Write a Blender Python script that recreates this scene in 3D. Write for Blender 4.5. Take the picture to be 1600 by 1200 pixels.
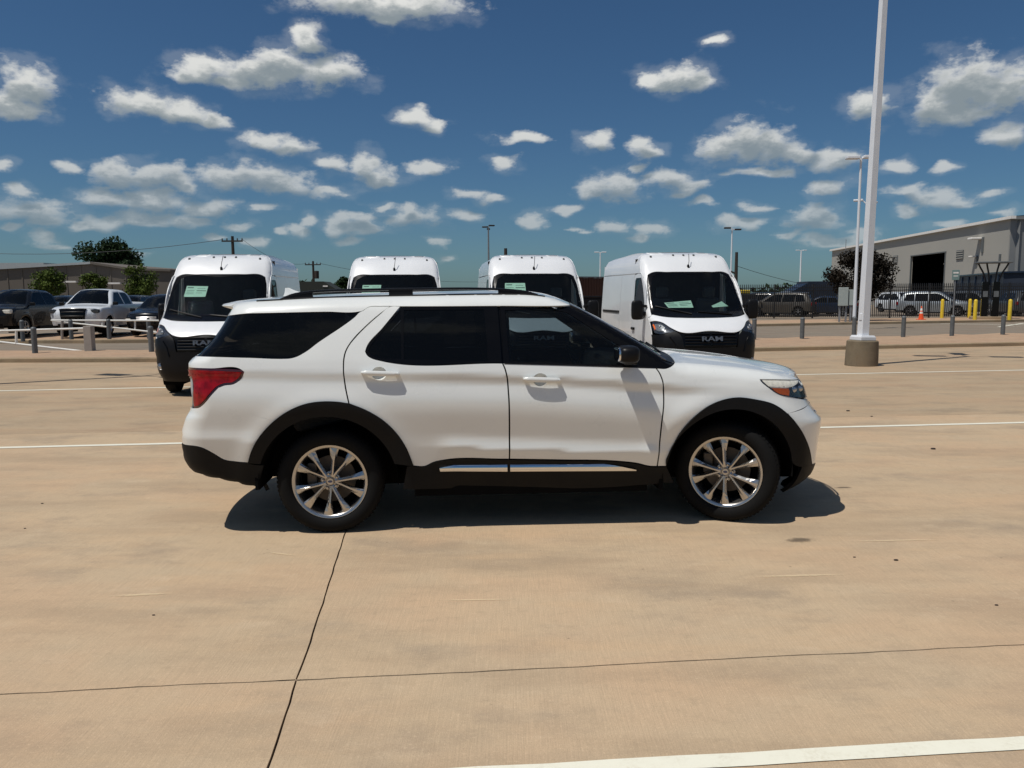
import bpy, bmesh, math, random
import numpy as np
from mathutils import Vector, Matrix, geometry

random.seed(7)
for o in list(bpy.data.objects): bpy.data.objects.remove(o)
scene = bpy.context.scene
COL = scene.collection
R = math.radians
PI = math.pi

# ---------------------------------------------------------------- camera
FPX, EYE, YH, ROLL = 1216.0, 1.734, 462.5, -0.0061      # focal length in pixels of the 1600 px wide photograph
PITCH = math.atan((600 - YH) / FPX)
cd = bpy.data.cameras.new('camera'); cam = bpy.data.objects.new('camera', cd); COL.objects.link(cam)
cd.sensor_width = 36; cd.lens = FPX / 1600 * 36; cd.clip_start = .05; cd.clip_end = 6000
CM = Matrix.Rotation(PI / 2 - PITCH, 3, 'X') @ Matrix.Rotation(ROLL, 3, 'Z')
cam.matrix_world = Matrix.Translation((0, 0, EYE)) @ CM.to_4x4()
scene.camera = cam

def ray(px, py): return CM @ Vector(((px - 800) / FPX, -(py - 600) / FPX, -1))
def gnd(px, py, z=0.0):
    d = ray(px, py); t = (z - EYE) / d.z
    return Vector((d.x * t, d.y * t, z))
def at(px, py, Y):
    d = ray(px, py); t = Y / d.y
    return Vector((d.x * t, Y, EYE + d.z * t))

# ---------------------------------------------------------------- light
SUN = Vector((-.395, -.25, 1)).normalized()             # towards the sun
sd = bpy.data.lights.new('sun', 'SUN'); sun = bpy.data.objects.new('sun', sd); COL.objects.link(sun)
sd.energy = 4.2; sd.angle = R(.53); sd.color = (1.0, .955, .88)
sun.rotation_euler = SUN.to_track_quat('Z', 'Y').to_euler()
vs = scene.view_settings
vs.view_transform = 'Standard'; vs.look = 'None'; vs.gamma = 1; vs.use_curve_mapping = False; vs.exposure = 0.0
SKY_STRENGTH = .05

class NB:
    """small helper to write node trees"""
    def __init__(s, nt): s.nt = nt; s.n = nt.nodes; s.l = nt.links
    def new(s, typ, **kw):
        n = s.n.new(typ)
        for k, v in kw.items(): setattr(n, k, v)
        return n
    def put(s, sock, v):
        if isinstance(v, bpy.types.NodeSocket): s.l.new(v, sock)
        elif v is not None: sock.default_value = v
    def math(s, op, a, b=None, c=None, clamp=False):
        n = s.new('ShaderNodeMath', operation=op, use_clamp=clamp)
        s.put(n.inputs[0], a); s.put(n.inputs[1], b); s.put(n.inputs[2], c)
        return n.outputs[0]
    def vm(s, op, a, b=None, scale=None):
        n = s.new('ShaderNodeVectorMath', operation=op)
        s.put(n.inputs[0], a); s.put(n.inputs[1], b)
        if scale is not None: s.put(n.inputs['Scale'], scale)
        return n.outputs['Value'] if op in ('LENGTH', 'DOT_PRODUCT', 'DISTANCE') else n.outputs['Vector']
    def noise(s, vec, scale, detail=3, rough=.55, out='Fac', **kw):
        n = s.new('ShaderNodeTexNoise', **kw); s.put(n.inputs['Vector'], vec)
        n.inputs['Scale'].default_value = scale; n.inputs['Detail'].default_value = detail; n.inputs['Roughness'].default_value = rough
        return n.outputs[out]
    def ramp(s, fac, pts):
        n = s.new('ShaderNodeValToRGB'); s.put(n.inputs['Fac'], fac); e = n.color_ramp.elements
        while len(e) < len(pts): e.new(.5)
        for q, (p, c) in zip(e, pts): q.position = p; q.color = (*c, 1) if len(c) == 3 else c
        return n.outputs['Color']
    def mix(s, f, a, b, blend='MIX'):
        n = s.new('ShaderNodeMix', data_type='RGBA', blend_type=blend)
        s.put(n.inputs['Factor'], f)
        for k, v in ((6, a), (7, b)):
            if isinstance(v, tuple) and len(v) == 3: v = (*v, 1)
            s.put(n.inputs[k], v)
        return n.outputs[2]
    def mapr(s, v, a, b, c, d, smooth=False):
        n = s.new('ShaderNodeMapRange'); n.clamp = True
        if smooth: n.interpolation_type = 'SMOOTHSTEP'
        s.put(n.inputs['Value'], v)
        for k, q in zip(('From Min', 'From Max', 'To Min', 'To Max'), (a, b, c, d)): n.inputs[k].default_value = q
        return n.outputs['Result']

# sky: Nishita, with fair-weather cumulus placed by direction (azimuth, elevation)
CLOUDS = [(40,128,42,26),(12,160,45,24),(15,182,30,7),(440,96,44,24),(505,114,55,23),(400,112,60,22),(330,108,50,16),(300,118,40,11),(360,128,40,10),
(225,158,52,20),(285,172,50,17),(325,184,30,11),(600,8,125,24),(612,30,38,14),(484,60,22,20),(412,216,36,13),(455,228,40,13),(655,183,34,10),(688,192,22,8),
(190,272,42,20),(250,274,46,20),(285,288,26,10),(355,276,46,18),(405,272,50,20),(440,285,46,18),(500,299,34,9),(520,258,28,10),(570,258,20,18),(590,272,30,16),(612,282,14,8),
(668,262,35,11),(793,256,20,9),(812,218,36,9),(936,221,26,14),(998,226,20,10),(1010,238,26,11),(1055,124,44,22),(1090,134,28,13),(1015,120,24,10),(1107,65,24,7),
(1130,230,38,22),(1175,222,48,30),(1210,228,40,26),(1248,240,26,16),(1300,250,40,14),(1515,132,64,40),(1470,160,46,26),(1570,140,44,38),(1500,172,60,16),(1360,168,34,20),(1575,208,40,17),(1400,256,28,9),
(935,295,32,18),(975,294,30,18),(918,306,14,9),(1045,280,38,13),(1078,290,28,9),(1293,292,34,14),(1410,296,34,10),(1460,308,50,13),(1500,312,30,9),(1478,262,20,8),
(1268,335,34,18),(1285,350,30,10),(1140,346,28,12),(1172,346,24,9),(965,355,32,10),(1025,360,24,8),(827,350,34,10),(735,304,28,8),(775,310,28,7),(730,334,24,8),
(643,338,42,16),(640,320,16,9),(535,354,26,12),(570,356,28,12),(541,376,22,7),(462,358,22,9),(436,362,10,6),(482,343,14,7),(170,312,50,14),(240,312,60,15),(320,322,50,14),
(160,348,46,10),(230,340,60,12),(300,345,40,10),(40,325,60,16),(70,342,36,12),(0,260,22,10),(18,297,28,9),(75,370,20,9),(680,382,20,6),(1300,376,50,10),(1345,366,30,11),
(1485,350,26,7),(120,352,22,7),(700,404,20,6),(395,378,24,6),(330,372,20,5),(115,262,20,10),(1060,300,30,6),(1000,374,16,5),(1190,268,60,6),(560,338,30,8),(1090,318,24,6),(890,330,28,7),(1185,318,28,7),(1420,332,24,6),(90,385,30,6),(215,394,26,5),(370,352,22,7),(1000,260,18,5),(420,326,26,7),(1240,366,20,6),(20,355,24,6),(590,320,18,5),(1545,300,22,7),(900,362,20,5),(1570,330,24,6)]
world = bpy.data.worlds.new('World'); scene.world = world; world.use_nodes = True
wt = world.node_tree; wt.nodes.clear(); W = NB(wt)
sky = W.new('ShaderNodeTexSky', sky_type='NISHITA', sun_disc=False)
sky.sun_elevation = math.asin(SUN.z); sky.sun_rotation = math.atan2(SUN.x, SUN.y)
sky.air_density = 1.0; sky.dust_density = .6; sky.ozone_density = 2.0; sky.altitude = 200
skyc = W.mix(1.0, sky.outputs[0], (.52, .80, 1.03), 'MULTIPLY')
bg = W.new('ShaderNodeBackground'); W.put(bg.inputs[0], skyc); bg.inputs[1].default_value = SKY_STRENGTH
wo = W.new('ShaderNodeOutputWorld'); W.put(wo.inputs[0], bg.outputs[0])
world.cycles.sampling_method = 'MANUAL'; world.cycles.sample_map_resolution = 512

def azel(d):
    d = Vector(d).normalized(); return math.atan2(d.x, d.y), math.asin(d.z)
def build_clouds():
    """fair-weather clouds on a far dome: a density for each direction, broken up by noise in the material"""
    from mathutils import noise as nz
    azs = np.radians(np.concatenate([np.arange(-180, -48, 1.5), np.arange(-48, 48, .22), np.arange(48, 180, 1.5)]))
    els = np.radians(np.concatenate([np.arange(-1, 38, .22), np.arange(38, 88, 1.5)]))
    A, E = np.meshgrid(azs, els); shp = A.shape
    X, Y, Z = np.sin(A) * np.cos(E), np.cos(A) * np.cos(E), np.sin(E)
    wx = np.empty(shp); wy = np.empty(shp); fr = np.empty(shp)
    for i in range(shp[0]):
        for j in range(shp[1]):
            q = Vector((X[i, j], Y[i, j], Z[i, j] * 1.7)); v = nz.noise_vector(q * 15); v2 = nz.noise_vector(q * 37)
            wx[i, j] = v.x * .012 + v2.x * .010; wy[i, j] = v.y * .007 + v2.y * .007
            fr[i, j] = 0
    out = (np.abs(A) > .72) | (E > .46)
    for i, j in zip(*np.nonzero(out)):
        q = Vector((math.sin(A[i, j]) * 3.6, math.cos(A[i, j]) * 3.6, E[i, j] * 7.5)); fr[i, j] = nz.noise(q) * 1.9 - .32 - max(0, E[i, j] - .85) * 2
    def field(A, E):
        acc = np.full(shp, -9.)
        for cx, cy, rx, ry in CLOUDS:
            if rx < 1: continue
            a, e = azel(ray(cx, cy)); a1 = azel(ray(cx + rx, cy))[0]; e1 = azel(ray(cx, cy - ry))[1]
            f = 1 - np.hypot((A - a) / max(abs(a1 - a) * 1.15, 1e-3), (E - e) / max(abs(e1 - e) * 1.24, 1e-3))
            h_ = np.clip(.12 - np.abs(acc - f), 0, None) / .12
            acc = np.maximum(acc, f) + h_ ** 3 * .12 / 6
        return acc
    f0 = field(A + wx, E + wy); f1 = field(A + wx - .004, E + wy + .014)
    f0 = np.where(out, np.maximum(fr, f0), f0); f1 = np.where(out, fr * .8, f1)
    RD = 2600.; V = np.stack([X * RD, Y * RD, Z * RD + EYE], 2).reshape(-1, 3)
    n0, n1 = shp; idx = np.arange(n0 * n1).reshape(shp)
    a_ = idx[:-1, :]; b_ = idx[1:, :]
    F = np.stack([a_, np.roll(a_, -1, 1), np.roll(b_, -1, 1), b_], 2).reshape(-1, 4)
    fm = f0.ravel()[F].max(1) > -.75; F = F[fm]                     # only where there can be cloud
    used = np.unique(F); mp = np.full(len(V), -1); mp[used] = np.arange(len(used)); F = mp[F]
    me = bpy.data.meshes.new('sky'); me.vertices.add(len(used)); me.vertices.foreach_set('co', V[used].ravel())
    me.loops.add(F.size); me.loops.foreach_set('vertex_index', F.ravel().astype(np.int32))
    me.polygons.add(len(F)); me.polygons.foreach_set('loop_start', np.arange(0, F.size, 4, dtype=np.int32))
    me.update(); me.validate()
    for nm, ff in (('cover_here', f0), ('cover_above', f1)):
        at_ = me.attributes.new(nm, 'FLOAT', 'POINT'); at_.data.foreach_set('value', np.clip(ff.ravel()[used], -2, 2).astype(np.float32))
    m = bpy.data.materials.new('cloud'); m.use_nodes = True; m.node_tree.nodes.clear(); n = NB(m.node_tree)
    geo = n.new('ShaderNodeNewGeometry'); d = n.vm('SCALE', geo.outputs['Position'], scale=1 / RD)
    mp_ = n.new('ShaderNodeMapping'); n.put(mp_.inputs['Vector'], d); mp_.inputs['Scale'].default_value = (1, 1, 1.8)
    a0 = n.new('ShaderNodeAttribute', attribute_name='cover_here').outputs['Fac']; a1 = n.new('ShaderNodeAttribute', attribute_name='cover_above').outputs['Fac']
    fine = n.math('SUBTRACT', n.noise(mp_.outputs[0], 70, 5, .58), .5); puff = n.math('SUBTRACT', n.noise(mp_.outputs[0], 46, 4, .58), .5)
    dn = n.math('ADD', a0, n.math('ADD', n.math('MULTIPLY', fine, 1.0), n.math('MULTIPLY', puff, .85)))
    alpha = n.math('MULTIPLY', n.mapr(dn, -.14, .58, 0, 1, True), .96)
    veil = n.noise(mp_.outputs[0], 22, 6, .6)
    alpha = n.math('MAXIMUM', alpha, n.math('MULTIPLY', n.mapr(n.math('ADD', a0, n.math('MULTIPLY', n.math('SUBTRACT', veil, .5), 3.0)), -.45, .35, 0, 1, True), .13))
    lit = n.mapr(n.math('ADD', a1, n.math('ADD', n.math('MULTIPLY', puff, 1.5), n.math('MULTIPLY', fine, .7))), -.25, .85, 1, 0, True)
    col = n.ramp(lit, [(0, (.25, .295, .32)), (.5, (.42, .45, .455)), (1, (.78, .78, .75))])
    ss = n.new('ShaderNodeSeparateXYZ'); n.put(ss.inputs[0], d)
    col = n.mix(n.mapr(ss.outputs[2], .0, .30, .55, 0), col, (.20, .255, .29))
    alpha = n.math('MULTIPLY', alpha, n.mapr(ss.outputs[2], .02, .20, .50, 1))
    em = n.new('ShaderNodeEmission'); n.put(em.inputs[0], col); tr = n.new('ShaderNodeBsdfTransparent')
    mx = n.new('ShaderNodeMixShader'); n.put(mx.inputs[0], alpha); n.l.new(tr.outputs[0], mx.inputs[1]); n.l.new(em.outputs[0], mx.inputs[2])
    o = n.new('ShaderNodeOutputMaterial'); n.l.new(mx.outputs[0], o.inputs[0]); m.cycles.emission_sampling = 'NONE'
    me.materials.append(m)
    ob = bpy.data.objects.new('sky', me); COL.objects.link(ob); ob['kind'] = 'structure'
build_clouds()

# ---------------------------------------------------------------- materials
def new_mat(name):
    m = bpy.data.materials.new(name); m.use_nodes = True; nt = m.node_tree; b = nt.nodes['Principled BSDF']
    return m, NB(nt), b
def simple(name, col, rough=.5, metal=0.0, coat=0.0, var=.10, vscale=6.0, bump=0.0, bscale=80, spec=None, coat_rough=.03):
    m, n, b = new_mat(name)
    tcn = n.new('ShaderNodeTexCoord')
    if var:
        f = n.noise(tcn.outputs['Object'], vscale, 4, .6)
        c = n.mix(n.mapr(f, .3, .7, 0, 1), tuple(x * (1 - var) for x in col), tuple(min(1, x * (1 + var)) for x in col))
        n.put(b.inputs['Base Color'], c)
        n.put(b.inputs['Roughness'], n.mapr(f, .3, .7, rough * .85, min(1, rough * 1.15)))
    else:
        b.inputs['Base Color'].default_value = (*col, 1); b.inputs['Roughness'].default_value = rough
    b.inputs['Metallic'].default_value = metal
    if coat: b.inputs['Coat Weight'].default_value = coat; b.inputs['Coat Roughness'].default_value = coat_rough
    if spec is not None: b.inputs['Specular IOR Level'].default_value = spec
    if bump:
        bn = n.new('ShaderNodeBump'); bn.inputs['Strength'].default_value = bump; bn.inputs['Distance'].default_value = .01
        n.put(bn.inputs['Height'], n.noise(tcn.outputs['Object'], bscale, 5, .6)); n.put(b.inputs['Normal'], bn.outputs[0])
    return m
def glass_mat(name, tint, rough=.0, body=(.003, .0035, .004), ior=1.26):
    """thin tinted pane: see-through share 'tint', the rest a dark body, with a Fresnel reflection"""
    m = bpy.data.materials.new(name); m.use_nodes = True; n = NB(m.node_tree); m.node_tree.nodes.clear()
    tr = n.new('ShaderNodeBsdfTransparent'); tr.inputs[0].default_value = (*[t for t in tint], 1)
    df = n.new('ShaderNodeBsdfDiffuse'); df.inputs[0].default_value = (*body, 1)
    gl = n.new('ShaderNodeBsdfGlossy'); gl.inputs['Roughness'].default_value = rough; gl.inputs[0].default_value = (1, 1, 1, 1)
    ad = n.new('ShaderNodeAddShader'); n.l.new(tr.outputs[0], ad.inputs[0]); n.l.new(df.outputs[0], ad.inputs[1])
    fr = n.new('ShaderNodeFresnel'); fr.inputs[0].default_value = ior
    mx = n.new('ShaderNodeMixShader'); n.l.new(fr.outputs[0], mx.inputs[0]); n.l.new(ad.outputs[0], mx.inputs[1]); n.l.new(gl.outputs[0], mx.inputs[2])
    o = n.new('ShaderNodeOutputMaterial'); n.l.new(mx.outputs[0], o.inputs[0])
    return m

M = {}
M['white_paint'] = simple('white_paint', (.74, .755, .735), .30, 0, 1.0, .015, 3)
M['van_white'] = simple('van_white', (.80, .81, .82), .35, 0, .8, .02, 2)
M['cladding'] = simple('black_cladding', (.0055, .0055, .006), .6, var=.15, bump=.05, bscale=400, spec=.18)
M['gloss_black'] = simple('gloss_black', (.004, .004, .0045), .15, 0, 0, .05, spec=.2)
M['dark'] = simple('dark_interior', (.010, .010, .011), .85)
M['seat'] = simple('seat_cloth', (.05, .052, .055), .9)
M['liner'] = simple('wheel_liner', (.004, .004, .004), .95, spec=.1)
M['tyre'] = simple('tyre_rubber', (.007, .007, .007), .8, var=.2, vscale=20, bump=.15, bscale=150, spec=.15)
M['rim'] = simple('machined_alloy', (.50, .485, .465), .27, .95, 0, .05, 10)
M['rim_dark'] = simple('dark_alloy', (.12, .115, .11), .35, .8)
M['disc'] = simple('brake_iron', (.10, .085, .07), .5, .7)
M['chrome'] = simple('chrome_trim', (.75, .75, .76), .08, 1.0, var=0)
M['chrome_sat'] = simple('satin_metal', (.5, .5, .51), .3, 1.0)
M['glass_privacy'] = glass_mat('privacy_glass', (.05, .055, .06))
M['glass_front'] = glass_mat('front_glass', (.34, .40, .42))
M['glass_wind'] = glass_mat('windscreen_glass', (.42, .48, .48))
M['glass_van'] = glass_mat('van_glass', (.68, .75, .72))
M['lamp_clear'] = glass_mat('lamp_lens', (.94, .95, .96), .02, ior=1.12)
M['lamp_in'] = simple('lamp_reflector', (.72, .69, .60), .35, .0, var=.2, vscale=25)  # bright matt tan stands in for ground mirrored in the headlamp
M['lamp_grey'] = simple('lamp_grey', (.20, .21, .22), .3, .4, var=.3, vscale=25)
M['lamp_dark'] = simple('lamp_bezel', (.03, .035, .045), .25, .3, 1.0, .2, 30)
M['amber'] = simple('amber_lens', (.92, .17, .012), .35, 0, .3, .1, 60)
M['orange'] = simple('orange_plastic', (.75, .09, .02), .5)
m, n, b = new_mat('tail_red')
tcn = n.new('ShaderNodeTexCoord'); f = n.noise(tcn.outputs['Object'], 22, 3)
n.put(b.inputs['Base Color'], n.mix(n.mapr(f, .35, .65, 0, 1), (.16, .001, .003), (.32, .003, .008)))
b.inputs['Specular IOR Level'].default_value = .15
b.inputs['Roughness'].default_value = .25; b.inputs['Coat Weight'].default_value = .5; b.inputs['Coat Roughness'].default_value = .02
M['tail'] = m
M['tail_dark'] = simple('tail_rim_dark', (.06, .001, .003), .2, 0, 1.0)
M['blue'] = simple('badge_blue', (.01, .03, .12), .25, 0, 1)
M['black_plastic'] = simple('black_plastic', (.006, .006, .007), .42, spec=.2, var=.15, bump=.04, bscale=300)
M['steel_wheel'] = simple('steel_wheel', (.10, .10, .105), .5, .6)
M['paper'] = simple('paper_sheet', (.55, .78, .68), .7, var=.05, vscale=30)
M['paper_blank'] = simple('plain_paper', (.72, .80, .74), .7, var=.05)
M['ink'] = simple('printed_ink', (.05, .09, .09), .7)
M['badge_letters'] = simple('badge_letters', (.15, .19, .26), .3, .6)
M['galv'] = simple('galvanised_steel', (.22, .23, .24), .55, .35, var=.2, vscale=12, bump=.05)
M['pole_white'] = simple('white_pole_paint', (.72, .74, .77), .4, 0, .3, .04, 3)
M['post_grey'] = simple('grey_post', (.115, .125, .13), .6, .2, var=.15, vscale=9)
M['rail_white'] = simple('white_pipe', (.74, .73, .68), .45, var=.08, vscale=5)
M['rail_post'] = simple('taupe_post', (.30, .27, .24), .6, var=.12)
M['iron'] = simple('black_iron', (.010, .010, .011), .5)
M['wood'] = simple('utility_wood', (.035, .026, .02), .9, var=.3, vscale=8, bump=.2)
M['wire'] = simple('cable_black', (.02, .022, .025), .7)
M['yellow'] = simple('yellow_paint', (.66, .47, .03), .5, var=.12, vscale=6)
M['wall_grey'] = simple('grey_metal_wall', (.345, .33, .295), .6, var=.03, vscale=.2)
M['wall_rib'] = simple('ribbed_wall', (.22, .225, .225), .5, .2, var=.05, vscale=.3)
M['wall_brown'] = simple('brown_metal_wall', (.115, .098, .08), .7, var=.06, vscale=.2)
M['roof_light'] = simple('pale_metal_roof', (.40, .42, .42), .45, .3, var=.05)
M['navy'] = simple('navy_cladding', (.012, .018, .032), .5, var=.2, vscale=.5)
M['rust'] = simple('rust_red_panel', (.050, .020, .012), .8, var=.3, vscale=1.5)
M['green_dark'] = simple('dark_green_box', (.016, .020, .014), .7, var=.2)
M['cabinet'] = simple('grey_green_cabinet', (.34, .38, .36), .5, var=.08)
M['sign_green'] = simple('grey_sign', (.16, .24, .23), .5)
M['reflect_white'] = simple('reflective_band', (.75, .72, .68), .5)
M['trunk'] = simple('tree_bark', (.07, .055, .042), .9, var=.3, vscale=9, bump=.4, bscale=25)

def leaf_mat(name, a, bcol):
    m, n, b = new_mat(name)
    oi = n.new('ShaderNodeTexCoord'); f = n.noise(oi.outputs['Object'], 1.2, 4, .7)
    n.put(b.inputs['Base Color'], n.mix(n.mapr(f, .3, .7, 0, 1), a, bcol)); b.inputs['Roughness'].default_value = .6
    b.inputs['Specular IOR Level'].default_value = .06
    return m
M['leaf_dark'] = leaf_mat('leaf_dark', (.010, .020, .009), (.028, .048, .018))
M['leaf_mid'] = leaf_mat('leaf_mid', (.035, .060, .014), (.10, .13, .028))
M['leaf_purple'] = leaf_mat('leaf_purple', (.010, .009, .007), (.030, .024, .018))

def concrete(name, base, dirt, scale=1.0, fine=1.0, streak=0.0, stains=True):
    m, n, b = new_mat(name)
    t = n.new('ShaderNodeTexCoord').outputs['Object']
    big = n.noise(t, .22 * scale, 5, .6); mid = n.noise(t, 1.6 * scale, 5, .65)
    c = n.mix(n.mapr(big, .35, .65, 0, 1), tuple(x * .93 for x in base), tuple(x * 1.05 for x in base))
    c = n.mix(n.mapr(mid, .35, .72, 0, .55), c, tuple(x * y for x, y in zip(base, (1.12, 1.05, .98))))
    if stains:
        mp = n.new('ShaderNodeMapping'); n.put(mp.inputs['Vector'], t); mp.inputs['Scale'].default_value = (1.0, 1.7, 1)
        st = n.noise(mp.outputs[0], .75 * scale, 6, .68)
        c = n.mix(n.mapr(st, .48, .70, 0, .72, True), c, dirt)
        st2 = n.noise(mp.outputs[0], 2.9 * scale, 5, .7)
        c = n.mix(n.mapr(st2, .60, .80, 0, .35, True), c, tuple(x * .8 for x in dirt))
        ton = n.noise(mp.outputs[0], .5, 3, .6)
        c = n.mix(n.mapr(ton, .42, .66, 0, .55, True), c, tuple(x * y for x, y in zip(base, (1.10, .95, .88))))
        blo = n.noise(mp.outputs[0], 7.5 * scale, 6, .72)
        c = n.mix(n.mapr(blo, .50, .72, 0, .38, True), c, tuple(x * .66 for x in base))
        m2 = n.new('ShaderNodeMapping'); n.put(m2.inputs['Vector'], t); m2.inputs['Scale'].default_value = (.33, 1.25, 1); m2.inputs['Rotation'].default_value = (0, 0, R(4))
        sm = n.noise(m2.outputs[0], 1.1 * scale, 7, .66, distortion=0) if False else n.noise(m2.outputs[0], 1.1 * scale, 7, .66)
        c = n.mix(n.mapr(sm, .45, .68, 0, .62, True), c, tuple(x * y for x, y in zip(base, (.70, .67, .66))))
        sm2 = n.noise(n.vm('ADD', m2.outputs[0], (3, 9, 0)), 2.3 * scale, 6, .62)
        c = n.mix(n.mapr(sm2, .50, .72, 0, .45, True), c, tuple(min(1, x * y) for x, y in zip(base, (1.13, 1.02, .92))))
        lt = n.noise(n.vm('ADD', mp.outputs[0], (7, 3, 1)), 2.2 * scale, 6, .7)
        c = n.mix(n.mapr(lt, .55, .75, 0, .40, True), c, tuple(min(1, x * y) for x, y in zip(base, (1.22, 1.24, 1.28))))
    if streak:
        ms = n.new('ShaderNodeMapping'); n.put(ms.inputs['Vector'], t); ms.inputs['Scale'].default_value = (150, 4.5, 1); ms.inputs['Rotation'].default_value = (0, 0, R(-5))
        sk = n.noise(ms.outputs[0], 1.0, 3, .6)
        c = n.mix(n.mapr(sk, .35, .70, 0, streak), c, tuple(x * .62 for x in base))
    gr = n.noise(t, 170 * fine, 3, .7)
    c = n.mix(n.mapr(gr, .52, .74, 0, .62), c, tuple(x * .48 for x in base))
    g2 = n.noise(t, 75 * fine, 2, .6)
    c = n.mix(n.mapr(g2, .55, .78, 0, .32), c, tuple(min(1, x * 1.45) for x in base))
    vo = n.new('ShaderNodeTexVoronoi'); n.put(vo.inputs['Vector'], t); vo.inputs['Scale'].default_value = 9
    rs = n.noise(t, 3.0, 2, .5)
    sp = n.math('MULTIPLY', n.mapr(vo.outputs['Distance'], .03, .09, 1, 0), n.mapr(rs, .56, .62, 0, 1))
    c = n.mix(n.math('MULTIPLY', sp, .7), c, tuple(x * .3 for x in base))
    n.put(b.inputs['Base Color'], c); b.inputs['Roughness'].default_value = .88; b.inputs['Specular IOR Level'].default_value = .3
    bn = n.new('ShaderNodeBump'); bn.inputs['Strength'].default_value = .35; bn.inputs['Distance'].default_value = .004
    hgt = n.math('ADD', gr, n.math('MULTIPLY', n.noise(t, 30, 4, .6), .6)) if not streak else n.math('ADD', gr, sk)
    n.put(bn.inputs['Height'], hgt); n.put(b.inputs['Normal'], bn.outputs[0])
    return m
M['lot'] = concrete('lot_concrete', (.492, .376, .250), (.265, .212, .158), streak=.34)
M['lot_far'] = concrete('lot_concrete_far_pour', (.42, .322, .214), (.24, .19, .135), streak=.30)
M['road'] = concrete('road_concrete', (.215, .182, .142), (.17, .14, .105), fine=.3)
M['kerb'] = concrete('kerb_concrete', (.33, .26, .17), (.17, .13, .09), fine=.4)
M['gravel'] = concrete('pinkish_bare_soil', (.41, .29, .195), (.28, .19, .125), scale=4, fine=.3)
M['far_ground'] = concrete('far_paving', (.30, .24, .165), (.2, .17, .12), fine=.05)
M['pier'] = concrete('pier_concrete', (.19, .158, .11), (.13, .105, .07), scale=3, fine=.6)
M['void'] = simple('joint_fill', (.035, .024, .018), .95)
def blotch(name, col, strength, sc):
    m = bpy.data.materials.new(name); m.use_nodes = True; n = NB(m.node_tree); m.node_tree.nodes.clear()
    t = n.new('ShaderNodeTexCoord').outputs['Generated']; c = n.vm('SUBTRACT', t, (.5, .5, 0)); c = n.vm('MULTIPLY', c, (1, 1, 0)); r = n.vm('LENGTH', c)
    o_ = n.new('ShaderNodeTexCoord').outputs['Object']; q = n.noise(o_, sc, 5, .65)
    a = n.math('MULTIPLY', n.mapr(n.math('ADD', r, n.math('MULTIPLY', n.math('SUBTRACT', q, .5), .5)), .12, .42, 1, 0, True), strength)
    df = n.new('ShaderNodeBsdfDiffuse'); df.inputs[0].default_value = (*col, 1); tr = n.new('ShaderNodeBsdfTransparent'); mx = n.new('ShaderNodeMixShader')
    n.put(mx.inputs[0], a); n.l.new(tr.outputs[0], mx.inputs[1]); n.l.new(df.outputs[0], mx.inputs[2]); oo = n.new('ShaderNodeOutputMaterial'); n.l.new(mx.outputs[0], oo.inputs[0]); return m
M['oil'] = blotch('oil_stain', (.12, .10, .08), .55, 18)
M['scuff'] = blotch('pale_scuff', (.72, .58, .38), .55, 25)
m, n, b = new_mat('road_marking')
t = n.new('ShaderNodeTexCoord').outputs['Object']; f = n.noise(t, 5, 6, .7); g = n.noise(t, 60, 3, .7)
wear = n.math('MULTIPLY', n.mapr(f, .45, .75, 0, 1), n.mapr(g, .4, .65, 0, 1))
n.put(b.inputs['Base Color'], n.mix(n.math('MULTIPLY', wear, .6), (.74, .72, .60), (.48, .42, .30))); b.inputs['Roughness'].default_value = .7
M['marking'] = m

# ---------------------------------------------------------------- object helpers
def tag(o, label=None, cat=None, group=None, kind=None):
    if label: o['label'] = label
    if cat: o['category'] = cat
    if group: o['group'] = group
    if kind: o['kind'] = kind
    return o
def empty(name, loc=(0, 0, 0), rz=0.0, label=None, cat=None, group=None, parent=None):
    o = bpy.data.objects.new(name, None); COL.objects.link(o); o.location = loc; o.rotation_euler = (0, 0, rz)
    if parent: o.parent = parent
    return tag(o, label, cat, group)
def link(name, me, mat=None, parent=None):
    o = bpy.data.objects.new(name, me); COL.objects.link(o)
    if mat is not None: me.materials.append(M[mat] if isinstance(mat, str) else mat)
    if parent: o.parent = parent
    return o
def copy_tree(o, parent=None):
    c = o.copy(); COL.objects.link(c); c.parent = parent
    for ch in list(o.children): copy_tree(ch, c)
    return c

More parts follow.
